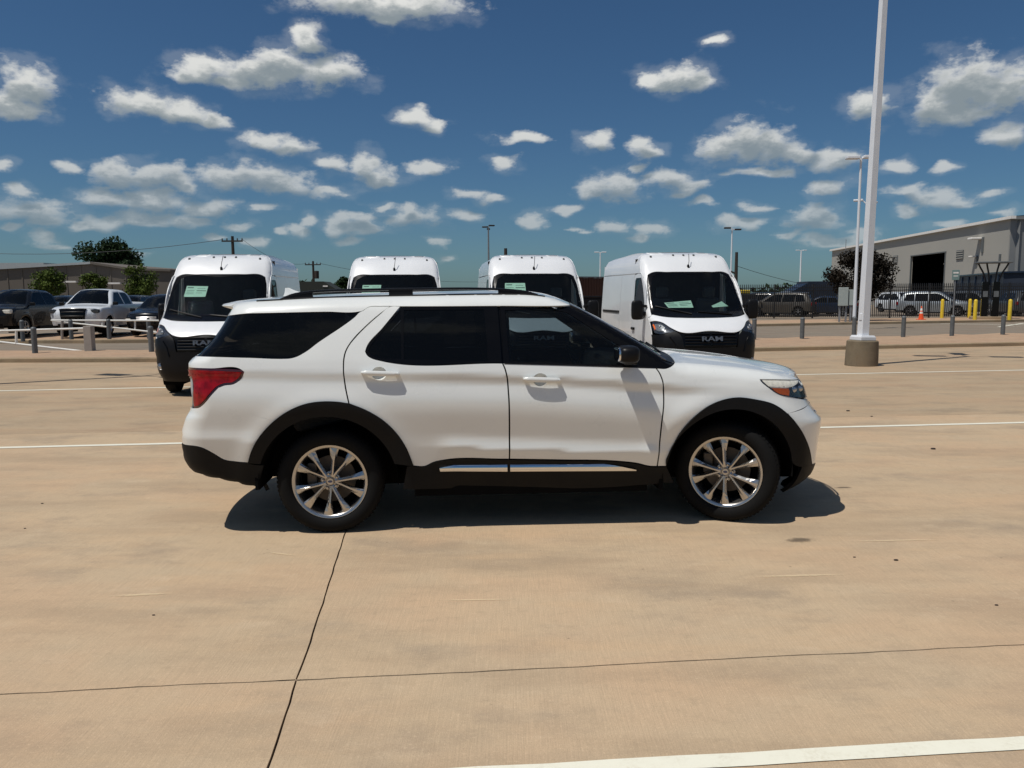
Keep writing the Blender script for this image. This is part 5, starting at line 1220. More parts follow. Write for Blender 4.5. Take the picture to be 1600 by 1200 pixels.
    mb = MB(); mb.box((S.L / 2, 0, zb + .1), (S.L - .5, 1.0, .2)); mb.box((S.L * .49, 0, zb + .12), (S.L * .42, S.hw * 1.8, .2)); mb.build('underbody', 'liner', root)
    mb = MB(); mb.box((S.L * .42, 0, S.belt - .2), (S.L * .5, S.hw * 1.7, .05)); mb.box((S.ws[1] - .25, 0, S.belt - .02), (.4, S.hw * 1.6, .16)); mb.build('cabin_floor', 'dark', root)
    for x_ in ([S.L * .52, S.L * .34] if kind != 'pickup' else [3.5, 2.6]):
        for y_ in (-.38, .38):
            mb = MB(); mb.box((x_ - .2, y_, S.belt + .12), (.14, .48, .6), bev=.05); mb.box((x_ - .22, y_, S.belt + .50), (.10, .24, .16), bev=.03); mb.build('seat', 'seat', root)
    return root
def put(o, px, Y, az, z, label, cat, group):
    """o's middle seen at column px, Y metres off, facing azimuth az (0 away, 90 right)"""
    p = at(px, 460, Y); rz = R(90 - az); L = 2.4 if 'pickup' not in o.name else 2.9
    o.location = (p.x - math.cos(rz) * L, p.y - math.sin(rz) * L, z); o.rotation_euler = (0, 0, rz); tag(o, label, cat, group); return o
AZV = 90 - math.degrees(VDIR)
pw = build_car('pickup', 'car_white', 'parked_pickup', True); put(pw, 160, 34.3, AZV, .15, 'white crew cab pickup with black grille, facing the road at far left', 'pickup', 'vehicles across the road at left')
pk = build_car('pickup', 'car_black', 'parked_pickup'); put(pk, 38, 34.0, AZV + 2, .15, 'black crew cab pickup cut by the left edge of the picture', 'pickup', 'vehicles across the road at left')
sb = build_car('suv', 'car_black', 'parked_car'); put(sb, 258, 34.6, AZV, .15, 'black SUV half hidden behind the leftmost van', 'car', 'vehicles across the road at left')
o = copy_tree(sb); put(o, 95, 45, AZV, .15, 'dark car in a further row between the black and the white pickups', 'car', 'vehicles across the road at left')
o = copy_tree(sb); put(o, 205, 46, AZV, .15, 'dark car in a further row behind the rear of the white pickup', 'car', 'vehicles across the road at left')
ssv = build_car('suv', 'car_silver', 'parked_car'); put(ssv, 1462, 56.0, 124, .12, 'silver SUV facing right behind the iron fence and the traffic cone', 'car', 'vehicles behind the iron fence')
st_ = build_car('suv', 'car_tan', 'parked_car'); put(st_, 1219, 57.0, -58, .12, 'tan SUV behind the iron fence, just right of the last white van', 'car', 'vehicles behind the iron fence')
sbl = build_car('sedan', 'car_blue', 'parked_car'); put(sbl, 1285, 58, -70, .12, 'low dark blue car behind the fence, right of the tan SUV', 'car', 'vehicles behind the iron fence')
o = build_car('suv', 'car_white', 'parked_car'); put(o, 1408, 68, 170, .12, 'white SUV in the row behind the silver one, nose towards the road', 'car', 'vehicles behind the iron fence')
o = copy_tree(sb); put(o, 1446, 69, 165, .12, 'black SUV before the open bay door, beside the white SUV', 'car', 'vehicles behind the iron fence')
o = copy_tree(sb); put(o, 1487, 70, 165, .12, 'black SUV before the grey wall, right of the bay door', 'car', 'vehicles behind the iron fence')
sg_ = build_car('suv', 'car_grey', 'parked_car'); put(sg_, 1526, 60, 150, .12, 'dark grey SUV behind the yellow bollards beside the charging canopy', 'car', 'vehicles behind the iron fence')
o = copy_tree(sg_); put(o, 1588, 55, 12, .12, 'dark grey SUV seen from behind at the right edge, behind the last yellow bollard', 'car', 'vehicles behind the iron fence')
o = copy_tree(sb); put(o, 1180, 60, -60, .12, 'black SUV behind the fence beside the mirror of the last van', 'car', 'vehicles behind the iron fence')
# ================================================================ buildings
def grey_building():
    c = at(1575, 400, 78); d = Vector((ray(912, 460).x, ray(912, 460).y)).normalized(); n = Vector((d.y, -d.x)); H = EYE + (457.8 - 343.5) / FPX * 78
    root = empty('warehouse', (c.x, c.y, 0), math.atan2(d.y, d.x), 'large grey metal warehouse with an open dark bay door, at far right', 'building')
    # local: x along the long wall going away, y to the left of it (outside), z up
    def hit(px, py):
        r_ = ray(px, py); a = Vector((r_.x, r_.y)); # t*a = c + s*d
        det = a.x * (-d.y) - a.y * (-d.x); t = (c.x * (-d.y) - c.y * (-d.x)) / det; s_ = ((a * t) - Vector((c.x, c.y))).dot(d); return s_, EYE + r_.z * t
    L = hit(1300, 400)[0]
    x1, zt1 = hit(1424, 401); x0, zt0 = hit(1478, 394); zt = (zt0 + zt1) / 2
    W_ = MB(); W_.prism([(0, .6), (x0, .6), (x0, zt), (x1, zt), (x1, .6), (L, .6), (L, H), (0, H)], -.15, 0, 'Y') if False else None
    def wall(a, b_, z0, z1_):
        mb = MB(); n_ = max(1, int((b_ - a) / 1.0)); 
        v = []; f = []
        for i in range(n_ + 1):
            x = a + (b_ - a) * i / n_; v += [(x, .0, z0), (x, .0, z1_)]
        for i in range(n_): f.append((2*i, 2*i+1, 2*i+3, 2*i+2))
        mb.add(v, f); return mb
    for a, b_, z0, z1_ in ((0, x0, 0, H), (x1, L, 0, H), (x0, x1, zt, H)):
        mb = MB(); mb.box(((a + b_) / 2, -.1, (z0 + z1_) / 2), (b_ - a, .2, z1_ - z0)); mb.build('wall', 'wall_grey', root)
    # the bay: dark room, jambs, two lamps inside
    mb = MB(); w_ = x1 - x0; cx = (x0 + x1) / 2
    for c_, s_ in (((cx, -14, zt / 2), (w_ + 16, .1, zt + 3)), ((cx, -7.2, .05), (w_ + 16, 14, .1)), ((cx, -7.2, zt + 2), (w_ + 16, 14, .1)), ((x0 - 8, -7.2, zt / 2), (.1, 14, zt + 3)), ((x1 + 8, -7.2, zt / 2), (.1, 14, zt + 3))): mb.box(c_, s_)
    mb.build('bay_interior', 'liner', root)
    fr = MB()
    for c_, s_ in (((x0, .03, zt / 2), (.14, .1, zt)), ((x1, .03, zt / 2), (.14, .1, zt)), ((cx, .03, zt + .06), (w_ + .3, .1, .12))): fr.box(c_, s_)
    fr.build('door_frame', 'post_grey', root)
    for q, (px, py) in enumerate(((1462, 402), (1445, 412))):
        s_, z = hit(px, py); mb = MB(); mb.box((s_, -3, z), (2.6, .5, .12)); mb.build('strip_lamp', 'reflect_white', root)
    # eave, roof
    mb = MB(); mb.box((L / 2 - .3, .12, H + .02), (L + 1.0, .5, .28)); mb.build('eave', 'reflect_white', root)
    mb = MB(); D = 42; mb.add([(-.3, .3, H + .17), (L, .3, H + .17), (L, -D / 2, H + 1.1), (-.3, -D / 2, H + 1.1), (L, -D, H + .17), (-.3, -D, H + .17)], [(0, 1, 2, 3), (3, 2, 4, 5)]); mb.build('roof', 'roof_light', root)
    # end wall of deep ribbed sheet
    mb = MB(); mb.box((-.02 + .1, -D / 2, H / 2), (.2, D - .2, H)); mb.build('end_wall', 'wall_rib', root)
    rb = MB(); rb.prism([(-.32, -.02), (-.02, -.16), (-.02, .12)], .0, H - .3, 'Z'); 
    me = None
    for i in range(34):
        if me is None: me = rb.mesh('wall_rib'); me.materials.append(M['wall_rib'])
        o = link('wall_rib', me, None, root); o.location = (0, -.8 - i * 1.15, 0)
    mb = MB(); mb.box((-.12, -D / 2, H + .0), (.5, D, .30)); mb.build('end_eave', 'wall_rib', root)
    for px, py, w2, h2 in ((1399.5, 405, .75, .95), (1500.5, 398, .8, 1.0)):
        s_, z = hit(px, py); mb = MB(); mb.box((s_, .04, z), (w2 * 2, .1, h2)); v_ = mb.build('wall_vent', 'post_grey', root)
        for k in range(4):
            mb = MB(); mb.box((s_, .11, z - h2 * .38 + k * h2 * .25), (w2 * 1.9, .05, .09)); mb.build('slat', 'wall_grey', v_)
    for px, py, sc in ((1532, 378, 1.0), (1525, 404, .6)):
        s_, z = hit(px, py); mb = MB(); mb.box((s_, .6 * sc, z + .35 * sc), (.9 * sc, 1.1 * sc, .22 * sc), bev=.05); l_ = mb.build('wall_lamp', 'reflect_white', root)
        mb = MB(); mb.box((s_ - .6 * sc, .06, z - .35 * sc), (.35 * sc, .12, 1.6 * sc)); mb.build('lamp_bracket', 'post_grey', l_)
    s_, z = hit(1563, 404); mb = MB(); mb.box((s_, .05, z), (.3, .1, .9)); mb.build('wall_box', 'post_grey', root)
    # dark base course, projecting
    nv = empty('navy_annex', (0, 0, 0), 0, 'long low navy block along the foot of the grey warehouse', 'building')
    a, b_ = at(1568, 430, 62), at(1490, 441, 76); e_ = at(1640, 430, 60)
    za = EYE + (457.8 - 427) / FPX * 62
    mb = MB(); mb.prism([(a.x, a.y), (b_.x, b_.y), (b_.x + 9, b_.y + 1), (e_.x + 6, e_.y + 4), (e_.x, e_.y)], 0, za, 'Z'); mb.build('wall', 'navy', nv)
    for i in range(7):
        t_ = (i + .5) / 7; p = a.lerp(b_, t_); mb = MB(); mb.box((p.x - .04, p.y, za / 2), (.12, .10, za - .2)); mb.build('seam', 'car_blue', nv)
    mb = MB(); mb.prism([(a.x - .15, a.y - .15), (b_.x - .15, b_.y), (b_.x + 9, b_.y + 1.2), (e_.x + 6, e_.y + 4.2), (e_.x, e_.y - .2)], za, za + .12, 'Z'); mb.build('coping', 'car_blue', nv)
grey_building()
def left_building():
    Y = 72; P_ = lambda px, py: at(px, py, Y)
    pts = [P_(-120, 436), P_(0, 421.3), P_(143, 413), P_(206, 422.5), P_(268, 424.5)]
    root = empty('metal_shed', (pts[2].x, Y, 0), 0, 'low brown metal shed with a shallow gable, behind the pickups at left', 'building')
    ox = pts[2].x
    poly = [(p.x - ox, p.z) for p in pts] + [(pts[-1].x - ox, 0), (pts[0].x - ox, 0)]
    mb = MB(); mb.prism(poly, 0, .3, 'Y'); mb.build('gable_wall', 'wall_brown', root)
    mb = MB(); mb.prism([(poly[0][0], 0), (poly[0][0], 0)] and [(a, b2) for a, b2 in poly], .3, 22, 'Y'); mb.build('shed_body', 'wall_brown', root)
    for (a, za), (b_, zb_) in ((poly[0], poly[1]), (poly[1], poly[2]), (poly[2], poly[3]), (poly[3], poly[4])):
        mb = MB(); mb.add([(a, -.25, za + .02), (b_, -.25, zb_ + .02), (b_, -.25, zb_ + .22), (a, -.25, za + .22), (a, 22, za + .02), (b_, 22, zb_ + .02), (b_, 22, zb_ + .22), (a, 22, za + .22)], [(0,1,2,3),(4,5,6,7),(0,1,5,4),(3,2,6,7),(0,3,7,4),(1,2,6,5)]); mb.build('roof_sheet', 'roof_light' if zb_ > za else 'wall_brown', root)
    for i in range(26):
        x = poly[0][0] + 1 + i * 1.35
        if x > poly[4][0] - .3: break
        zt_ = float(np.interp(x, [q[0] for q in poly[:5]], [q[1] for q in poly[:5]])); mb = MB(); mb.box((x, -.02, zt_ / 2), (.10, .05, zt_ - .05)); mb.build('wall_seam', 'wall_brown', root)
    for px0, px1, py in ((108, 128, 440.5), (162, 196, 443.0)):
        a, b_ = at(px0, py, 70.5), at(px1, py + 1.5, 70.5); mb = MB(); mb.box(((a.x + b_.x) / 2 - ox, -1.6, a.z), (b_.x - a.x, 1.8, .14)); mb.build('awning', 'reflect_white', root)
    # far pale roof at the left edge
    r2 = empty('far_shed', (at(20, 415, 95).x, 95, 0), 0, 'pale flat roof of a further shed at the left edge', 'building')
    a, b_ = at(-200, 413, 95), at(68, 414, 95); ox2 = r2.location.x
    mb = MB(); mb.box(((a.x + b_.x) / 2 - ox2, 10, a.z / 2 - .3), (b_.x - a.x, 20, a.z - .6)); mb.build('wall', 'wall_brown', r2)
    mb = MB(); mb.box(((a.x + b_.x) / 2 - ox2, 10, a.z - .3), (b_.x - a.x + .6, 21, .7)); mb.build('roof', 'roof_light', r2)
    r3 = empty('grey_shed', (at(250, 430, 90).x, 90, 0), 0, 'plain grey shed end between the right-hand small tree and the leftmost van', 'building')
    a, b_ = at(232, 424, 90), at(330, 424, 90); mb = MB(); mb.box(((a.x + b_.x) / 2 - r3.location.x, 5, a.z / 2), (b_.x - a.x, 10, a.z)); mb.build('wall', 'wall_brown', r3)
    mb = MB(); mb.box(((a.x + b_.x) / 2 - r3.location.x, 5, a.z + .1), (b_.x - a.x + .5, 10.5, .2)); mb.build('roof', 'post_grey', r3)
left_building()
def rust_enclosure():
    a, b_ = at(893, 434, 44), at(985, 438.5, 46)
    root = empty('timber_enclosure', (a.x, a.y, 0), math.atan2(b_.y - a.y, b_.x - a.x), 'dark rust-brown board enclosure between the third and the last van', 'enclosure'); L = (b_ - a).length; n_ = int(L / .19)
    mb = MB(); mb.box((.095, 0, a.z / 2), (.17, .05, a.z)); me = mb.mesh('board'); me.materials.append(M['rust'])
    for i in range(n_): o = link('board', me, None, root); o.location = (i * .19, j(.008), j(.01))
    mb = MB(); mb.box((L / 2, 0, a.z + .04), (L, .12, .07)); mb.build('cap_rail', 'post_grey', root)
    mb = MB(); mb.box((L / 2, .4, a.z * .48), (L, .1, a.z * .96)); mb.build('backing_wall', 'rust', root)
    p = at(921, 470, 41); b2 = empty('refuse_bin', (p.x, p.y, 0), .1, 'black bin standing before the rust-brown enclosure', 'bin')
    mb = MB(); mb.box((0, 0, .85), (1.1, .9, 1.5), bev=.04, taper=1.06); mb.build('bin_body', 'black_plastic', b2); mb = MB(); mb.box((0, 0, 1.66), (1.2, 1.0, .10), bev=.03); mb.build('lid', 'black_plastic', b2)
rust_enclosure()
def green_truck():
    Y = 58; a, b_ = at(458, 440, Y), at(524, 440, Y); root = empty('box_truck', (a.x, Y, .12), 0, 'dark green box truck body with an exhaust stack, behind the SUV antenna', 'truck')
    L = b_.x - a.x; z = a.z - .12
    mb = MB(); mb.add([(0, 0, .9), (L, 0, .9), (L, 0, z - .55), (L - .9, 0, z), (0, 0, z), (0, 2.3, .9), (L, 2.3, .9), (L, 2.3, z - .55), (L - .9, 2.3, z), (0, 2.3, z)], [(0,1,2,3,4),(9,8,7,6,5),(0,5,6,1),(1,6,7,2),(2,7,8,3),(3,8,9,4),(4,9,5,0)]); mb.build('box_body', 'green_dark', root)
    mb = MB(); mb.tube([(-.25, .3, .8), (-.25, .3, z + .9)], .10, 8); mb.build('exhaust_stack', 'iron', root)
    mb = MB(); mb.box((-.5, 1.15, z / 2 + .2), (.7, 2.1, z - .2), bev=.08); mb.build('cab', 'iron', root)
    for x in (.4, L - .7):
        for y in (0.05, 2.05): mb = MB(); mb.lathe([(.0, 0), (.45, 0), (.5, .05), (.5, .25), (.0, .25)], 20, 'Y', (x, y, .5)); mb.build('wheel', 'tyre', root)
    mb = MB(); mb.box((L - .75, -.02, z - .35), (.35, .03, .10)); mb.build('marker_lamp', 'reflect_white', root)
green_truck()

# ================================================================ trees
def leaves(name, clumps, n, size, mat, parent, seed=1):
    rng = np.random.default_rng(seed); C = np.array([c[:3] for c in clumps]); Rr = np.array([c[3] for c in clumps]); w = Rr ** 2; w /= w.sum()
    k = rng.choice(len(clumps), n, p=w); d = rng.normal(size=(n, 3)); d /= np.linalg.norm(d, axis=1)[:, None]
    r = Rr[k] * (.25 + 1.05 * rng.random(n) ** .8); P_ = C[k] + d * r[:, None] * np.array([1, 1, .8])
    a = rng.normal(size=(n, 3)); a /= np.linalg.norm(a, axis=1)[:, None]; b_ = np.cross(a, d + rng.normal(size=(n, 3)) * .6); b_ /= np.linalg.norm(b_, axis=1)[:, None]
    s_ = size * (.6 + .8 * rng.random(n))[:, None]; V = np.stack([P_ - a * s_, P_ + b_ * s_ * .55, P_ + a * s_, P_ - b_ * s_ * .55], 1).reshape(-1, 3)
    me = bpy.data.meshes.new(name); me.vertices.add(4 * n); me.vertices.foreach_set('co', V.ravel()); me.loops.add(4 * n); me.loops.foreach_set('vertex_index', np.arange(4 * n, dtype=np.int32)); me.polygons.add(n); me.polygons.foreach_set('loop_start', np.arange(0, 4 * n, 4, dtype=np.int32)); me.update(); me.validate()
    return link(name, me, mat, parent)
def tree(name, base, H, cw, ch, mat, label, n=5000, size=.12, stems=1, seed=3, kinds='tree', group=None):
    rng = random.Random(seed); root = empty(name, base, 0, label, kinds, group); mb = MB(); cz = H - ch / 2; cl = []
    for i in range(26):
        a = rng.random() * 2 * PI; r = cw / 2 * (.15 + .70 * rng.random()); u = rng.uniform(-1, 1); rr = r * math.sqrt(max(.08, 1 - u * u * .8))
        cl.append((rr * math.cos(a), rr * math.sin(a), cz + u * ch * .36, cw * rng.uniform(.11, .19)))
    for i in range(stems):
        a = 2 * PI * i / max(stems, 1) + rng.random(); dx, dy = (.12 * math.cos(a), .12 * math.sin(a)) if stems > 1 else (0, 0); r0 = .05 + H * .012
        top = (dx * 4, dy * 4, cz - ch * .15); mb.tube([(dx, dy, -.05), (dx * 1.6, dy * 1.6, top[2] * .5), top], [r0, r0 * .8, r0 * .55], 7)
        for c in cl[i::stems][:9]: mb.tube([(dx * 2.5, dy * 2.5, top[2] * .75), tuple((Vector(top) + Vector(c[:3])) / 2), c[:3]], [r0 * .45, r0 * .28, r0 * .1], 5)
    mb.build('trunk', 'trunk', root); leaves('crown', cl, n, size, mat, root, seed)
    return root
def tp(px, Y, z=.1): p = at(px, 460, Y); return (p.x, p.y, z)
tree('tree', tp(175, 112), 9.8, 9.2, 6.6, 'leaf_dark', 'large dark round tree rising behind the brown shed', 14000, .22, 1, 5)
tree('tree', tp(212, 118), 7.6, 4.5, 3.6, 'leaf_dark', 'lower dark crown just right of the large round tree', 4000, .22, 1, 15)
tree('tree', tp(79, 60), 4.0, 2.6, 2.6, 'leaf_mid', 'small light green tree above the black pickup', 4200, .09, 1, 6, 'tree', 'small trees in front of the shed')
tree('tree', tp(149, 60), 3.7, 2.1, 2.0, 'leaf_mid', 'small light green tree above the windscreen of the white pickup', 3600, .09, 1, 7, 'tree', 'small trees in front of the shed')
tree('tree', tp(218, 60), 4.3, 2.8, 2.9, 'leaf_mid', 'small light green tree above the bed of the white pickup', 4600, .09, 1, 8, 'tree', 'small trees in front of the shed')
tree('tree', tp(536, 95), 4.2, 2.6, 2.2, 'leaf_dark', 'distant small tree left of the second van', 2200, .14, 1, 9)
tree('tree', tp(1341, 47), 4.25, 3.7, 3.1, 'leaf_purple', 'dark multi-stemmed tree partly behind the tall white lamp post', 11000, .085, 4, 11)
leaves('distant_trees', [(x, 330 + 10 * math.sin(x), 2.2 + 1.6 * math.sin(x * .13) , 5.0) for x in range(-230, -60, 7)] + [(x, 300, 1.2 + math.sin(x * .2), 4.0) for x in range(90, 260, 7)], 9000, 1.0, 'leaf_dark', None, 4)['kind'] = 'stuff'

# ================================================================ lamp posts, utility poles, wires
def main_pole(x, y, label, H=9.9, rz=R(14)):
    root = empty('lamp_post', (x, y, 0), rz, label, 'lamp post', 'tall white lamp posts of the lot'); root.rotation_euler = (0, R(1.1), rz)
    mb = MB(); mb.lathe([(.0, .615), (.335, .615), (.36, .59), (.372, .3), (.378, .0)], 40, 'Z'); mb.build('concrete_base', 'pier', root)
    mb = MB(); mb.box((0, 0, .66), (.42, .42, .085), bev=.008); mb.box((0, 0, .715), (.40, .40, .04), bev=.006, taper=.92); mb.build('base_cover', 'pole_white', root)
    mb = MB(); w0, w1 = .094, .062
    v = [(sx * w0, sy * w0, .73) for sx, sy in ((-1,-1),(1,-1),(1,1),(-1,1))] + [(sx * w1, sy * w1, H) for sx, sy in ((-1,-1),(1,-1),(1,1),(-1,1))]
    mb.add(v, [(0,1,5,4),(1,2,6,5),(2,3,7,6),(3,0,4,7),(4,5,6,7)]); mb.build('mast', 'pole_white', root)
    mb = MB(); mb.box((-.098, .0, 1.18), (.02, .09, .16), bev=.008); mb.build('hand_hole_cover', 'pole_white', root)
    for k in range(4):
        a = PI / 4 + k * PI / 2; mb = MB(); mb.tube([(.24 * math.cos(a), .24 * math.sin(a), .60), (.24 * math.cos(a), .24 * math.sin(a), .66)], .018, 6); mb.build('anchor_bolt', 'galv', root)
    for k in (0, 1, 2):
        a = (-30 + [0, 90, 180][k]); mt = Matrix.Rotation(R(a), 4, 'Z'); mb = MB(); mb.tube([mt @ Vector((.08, 0, H - .15)), mt @ Vector((.55, 0, H - .10))], .03, 6); ar_ = mb.build('bracket_arm', 'pole_white', root)
        mb = MB(); mb.box((.95, 0, H - .08), (.80, .38, .10), mt, bev=.02); mb.build('lamp_head', 'pole_white', root)
    return root
g = gnd(1356, 573); main_pole(g.x, g.y + .36, 'tall square white lamp post on a round concrete base, right of the vans')
main_pole(-12.3, 14.9, 'white lamp post just outside the left edge, known by its shadow', rz=R(10))
def lamp(px, ytop, Y, label, arms=(), r=.09, mat='pole_white', heads=True, z0=.1):
    p = at(px, ytop, Y); root = empty('lamp_post', (p.x, p.y, z0), 0, label, 'lamp post', 'lamp posts in the distance'); H = p.z - z0
    mb = MB(); mb.tube([(0, 0, 0), (0, 0, H)], [r, r * .6], 8); mb.build('mast', mat, root)
    for a, ln, hh in arms:
        c_, s_ = math.cos(R(a)), math.sin(R(a)); mb = MB(); mb.tube([(0, 0, H - .05), (c_ * ln, s_ * ln, H + hh)], r * .35, 5); mb.build('arm', mat, root)
        mb = MB(); mb.box((c_ * (ln + .25), s_ * (ln + .25), H + hh), (.62, .34, .14), rz=R(a), bev=.03); mb.build('lamp_head', mat if heads is True else heads, root)
    return root
lamp(1345.5, 247, 38, 'slim white lamp post with two level arms, left of the tall one', ((180, .15, .02), (0, .15, .05)), .09)
lamp(1354.5, 318, 55, 'shorter white lamp post beside the two-armed one', ((150, .3, .25), (20, .25, .1)), .11)
lamp(763, 356, 85, 'lamp post rising between the second and the third van, with a cluster of floodlights', ((160, .12, .1), (20, .12, .25), (90, .1, -.1)), .13, 'galv', 'wood')
lamp(938, 394, 115, 'faint lamp post just left of the last van', ((180, .3, 0), (0, .3, 0)), .13, 'pole_white')
lamp(1144, 357, 76, 'lamp post with a short cross arm behind the roof of the last van', ((180, .2, .05), (0, .3, -.1)), .11, 'pole_white', 'wood')
lamp(1252, 391, 140, 'far thin white lamp post above the tan SUV', ((180, .4, 0), (0, .4, 0)), .18)
lamp(1322, 374, 52, 'thin antenna mast left of the two-armed lamp post', (), .03, 'galv')
def upole(px, ytop, Y, arm, label, trans=False):
    p = at(px, ytop, Y); root = empty('utility_pole', (p.x, p.y, 0), 0, label, 'utility pole', 'timber utility poles'); H = p.z
    mb = MB(); mb.tube([(0, 0, 0), (0, 0, H)], [.2, .13], 8); mb.build('mast', 'wood', root)
    if arm:
        mb = MB(); mb.box((0, -.1, H - .45), (arm, .12, .13)); mb.build('crossarm', 'wood', root)
        for q in (-.95, -.5, .5, .95): mb = MB(); mb.lathe([(.0, .0), (.05, .0), (.07, .1), (.04, .2), (0, .2)], 8, 'Z', (q * arm / 2, -.1, H - .38)); mb.build('insulator', 'post_grey', root)
    if trans: mb = MB(); mb.lathe([(0, -.5), (.28, -.5), (.3, .45), (0, .5)], 14, 'Z', (.42, 0, H - 1.7)); mb.build('transformer', 'wood', root)
    else: mb = MB(); mb.tube([(0, 0, H - 1.9), (-.45, 0, H - 1.7)], .08, 6); mb.build('bracket', 'wood', root)
    return Vector((p.x, p.y, H))
u1 = upole(363, 369, 72, 1.9, 'timber utility pole above the roof of the leftmost van')
u2 = upole(489, 408, 100, 2.0, 'timber utility pole with a transformer, over the green truck', True)
u3 = upole(790, 388, 66, 0, 'bare top of a timber pole behind the third van')
u4 = upole(1151, 394, 70, 0, 'dark timber pole right of the last van')
u5 = upole(63, 405, 90, 0, 'thin vent pole on the shed at left') if False else None
def wire(a, b_, sag, label, r=.025):
    a, b_ = Vector(a), Vector(b_); pts = [a.lerp(b_, t_) - Vector((0, 0, sag * 4 * t_ * (1 - t_))) for t_ in np.linspace(0, 1, 15)]; mb = MB(); mb.tube(pts, r, 4); o = mb.build('overhead_wire', 'wire'); tag(o, label, 'wire', 'overhead wires')
wire(at(-200, 380, 80), u1 - Vector((.9, 0, .3)), 1.2, 'overhead wire from the left edge to the pole above the leftmost van', .022)
wire(u1 - Vector((-.9, 0, .3)), u2 - Vector((.9, 0, .3)), .8, 'overhead wire between the two utility poles, upper span', .018)
wire(u2 - Vector((-.9, 0, .3)), at(760, 440, 140), .8, 'overhead wire running right from the pole with the transformer', .02)
wire(u4 - Vector((0, 0, 1.2)), at(1420, 452, 90), 1.0, 'thin wire running right from the dark pole by the last van', .02)

# ================================================================ bollards, pipe gates, fence
def bollard_proto():
    root = empty('bollard'); mb = MB(); mb.lathe([(.0, .0), (.078, .0), (.078, .76)], 20, 'Z'); mb.build('post', 'post_grey', root)
    mb = MB(); mb.lathe([(.078, .755), (.083, .76), (.078, .80), (.05, .83), (.0, .84)], 20, 'Z'); mb.build('cap', 'post_grey', root); return root
bl = [(1178, 531, 'grey bollard beside the headlight of the last van'), (1253, 529.5, 'grey bollard midway between the last van and the tall lamp post'), (1334, 528, 'grey bollard just left of the tall lamp post'),
      (1411, 526.5, 'grey bollard just right of the tall lamp post, left of the cone'), (1487, 525, 'grey bollard below the silver SUV, right of the cone'), (1566.5, 523.5, 'grey bollard nearest the right edge'),
      (55, 552, 'grey bollard at far left in front of the gate brace'), (237, 550, 'grey bollard beside the leftmost van on the near side of the road')]
bl2 = [(36, 532, 'grey bollard across the road before the black pickup'), (112, 531, 'grey bollard across the road before the grille of the white pickup'), (171, 530, 'grey bollard across the road before the door of the white pickup'), (233, 529, 'grey bollard across the road before the black SUV')]
b0 = bollard_proto()
for i, (px, py, lab) in enumerate(bl + bl2):
    o = b0 if i == 0 else copy_tree(b0); z = .10 if i < len(bl) else .13; p = gnd(px, py, z); o.location = (p.x, p.y, z - .04); tag(o, lab, 'bollard', 'grey bollards along the road'); o.rotation_euler = (0, 0, i)
ga = empty('pipe_gate', gnd(138.5, 551, .05), 0, 'white pipe gate with a stout post, at the left edge', 'gate', 'swing pipe gates'); o0 = ga.location
mb = MB(); mb.box((0, .1, .41), (.24, .24, .84), bev=.01); mb.build('post', 'rail_post', ga)
Lp = lambda px, py, Y: at(px, py, Y) - o0
mb = MB(); mb.tube([Lp(134, 513, 25.1), Lp(-120, 520.5, 26.2)], .033, 8); mb.build('top_rail', 'rail_white', ga)
mb = MB(); mb.tube([Lp(134, 549.5, 25.1), Lp(-118, 520.8, 26.2)], .033, 8); mb.build('brace', 'rail_white', ga)
for px in (25.5, -50): 
    mb = MB(); ya = 25.1 + (134 - px) / 254 * 1.1; mb.tube([Lp(px, 513 + (134 - px) * .0295, ya), Lp(px, 549.5 - (134 - px) * .1139, ya)], .04, 8); mb.build('strut', 'rail_white', ga)
mb = MB(); mb.box(Lp(-122, 534, 26.2) + Vector((0, 0, 0)), (.16, .16, .9)); mb.build('catch_post', 'rail_post', ga)
gb = empty('pipe_gate', gnd(97, 530, .13), 0, 'white pipe gate across the road, running behind the leftmost van', 'gate', 'swing pipe gates'); o0 = gb.location
YB = gb.location.y
mb = MB(); mb.tube([Lp(80, 500.5, YB - .1), Lp(285, 501, YB - .3)], .033, 8); mb.build('top_rail', 'rail_white', gb)
mb = MB(); mb.tube([Lp(82, 501.2, YB - .1), Lp(285, 524, YB - .3)], .033, 8); mb.build('brace', 'rail_white', gb)
for px, y1, y0_ in ((97, 501, 530), (211, 501, 516), (160, 501, 510.5)):
    mb = MB(); mb.tube([Lp(px, y1, YB - .15), Lp(px, y0_, YB - .15)], .035 if px != 97 else .05, 8); mb.build('strut', 'rail_post' if px == 97 else 'rail_white', gb)
mb = MB(); p = Lp(287, 515, YB - .3); mb.box((p.x, p.y, .35), (.24, .24, 1.0)); mb.build('post', 'rail_post', gb)
def iron_fence():
    a, b_ = at(1150, 500, 52.5), at(1640, 498, 51.0); H = 2.15; z0 = .13
    root = empty('iron_fence', (a.x, a.y, z0), math.atan2(b_.y - a.y, b_.x - a.x), 'black iron picket fence running behind the road at right', 'fence'); L = math.hypot(b_.x - a.x, b_.y - a.y)
    mb = MB(); mb.box((0, 0, H / 2 + .02), (.042, .042, H)); mb.prism([(-.016, H + .02), (.016, H + .02), (0, H + .09)], -.016, .016, 'Y'); me = mb.mesh('picket'); me.materials.append(M['iron'])
    n_ = int(L / .125)
    for i in range(n_): o = link('picket', me, None, root); o.location = (i * .125, 0, .06)
    for z in (.20, H - .32, H - .12): mb = MB(); mb.box((L / 2, 0, z), (L, .045, .045)); mb.build('rail', 'iron', root)
    mb = MB(); mb.box((0, 0, H / 2), (.09, .09, H + .25)); pm = mb.mesh('fence_post'); pm.materials.append(M['iron'])
    for i in range(int(L / 2.5) + 1): o = link('fence_post', pm, None, root); o.location = (i * 2.5, .02, 0)
iron_fence()

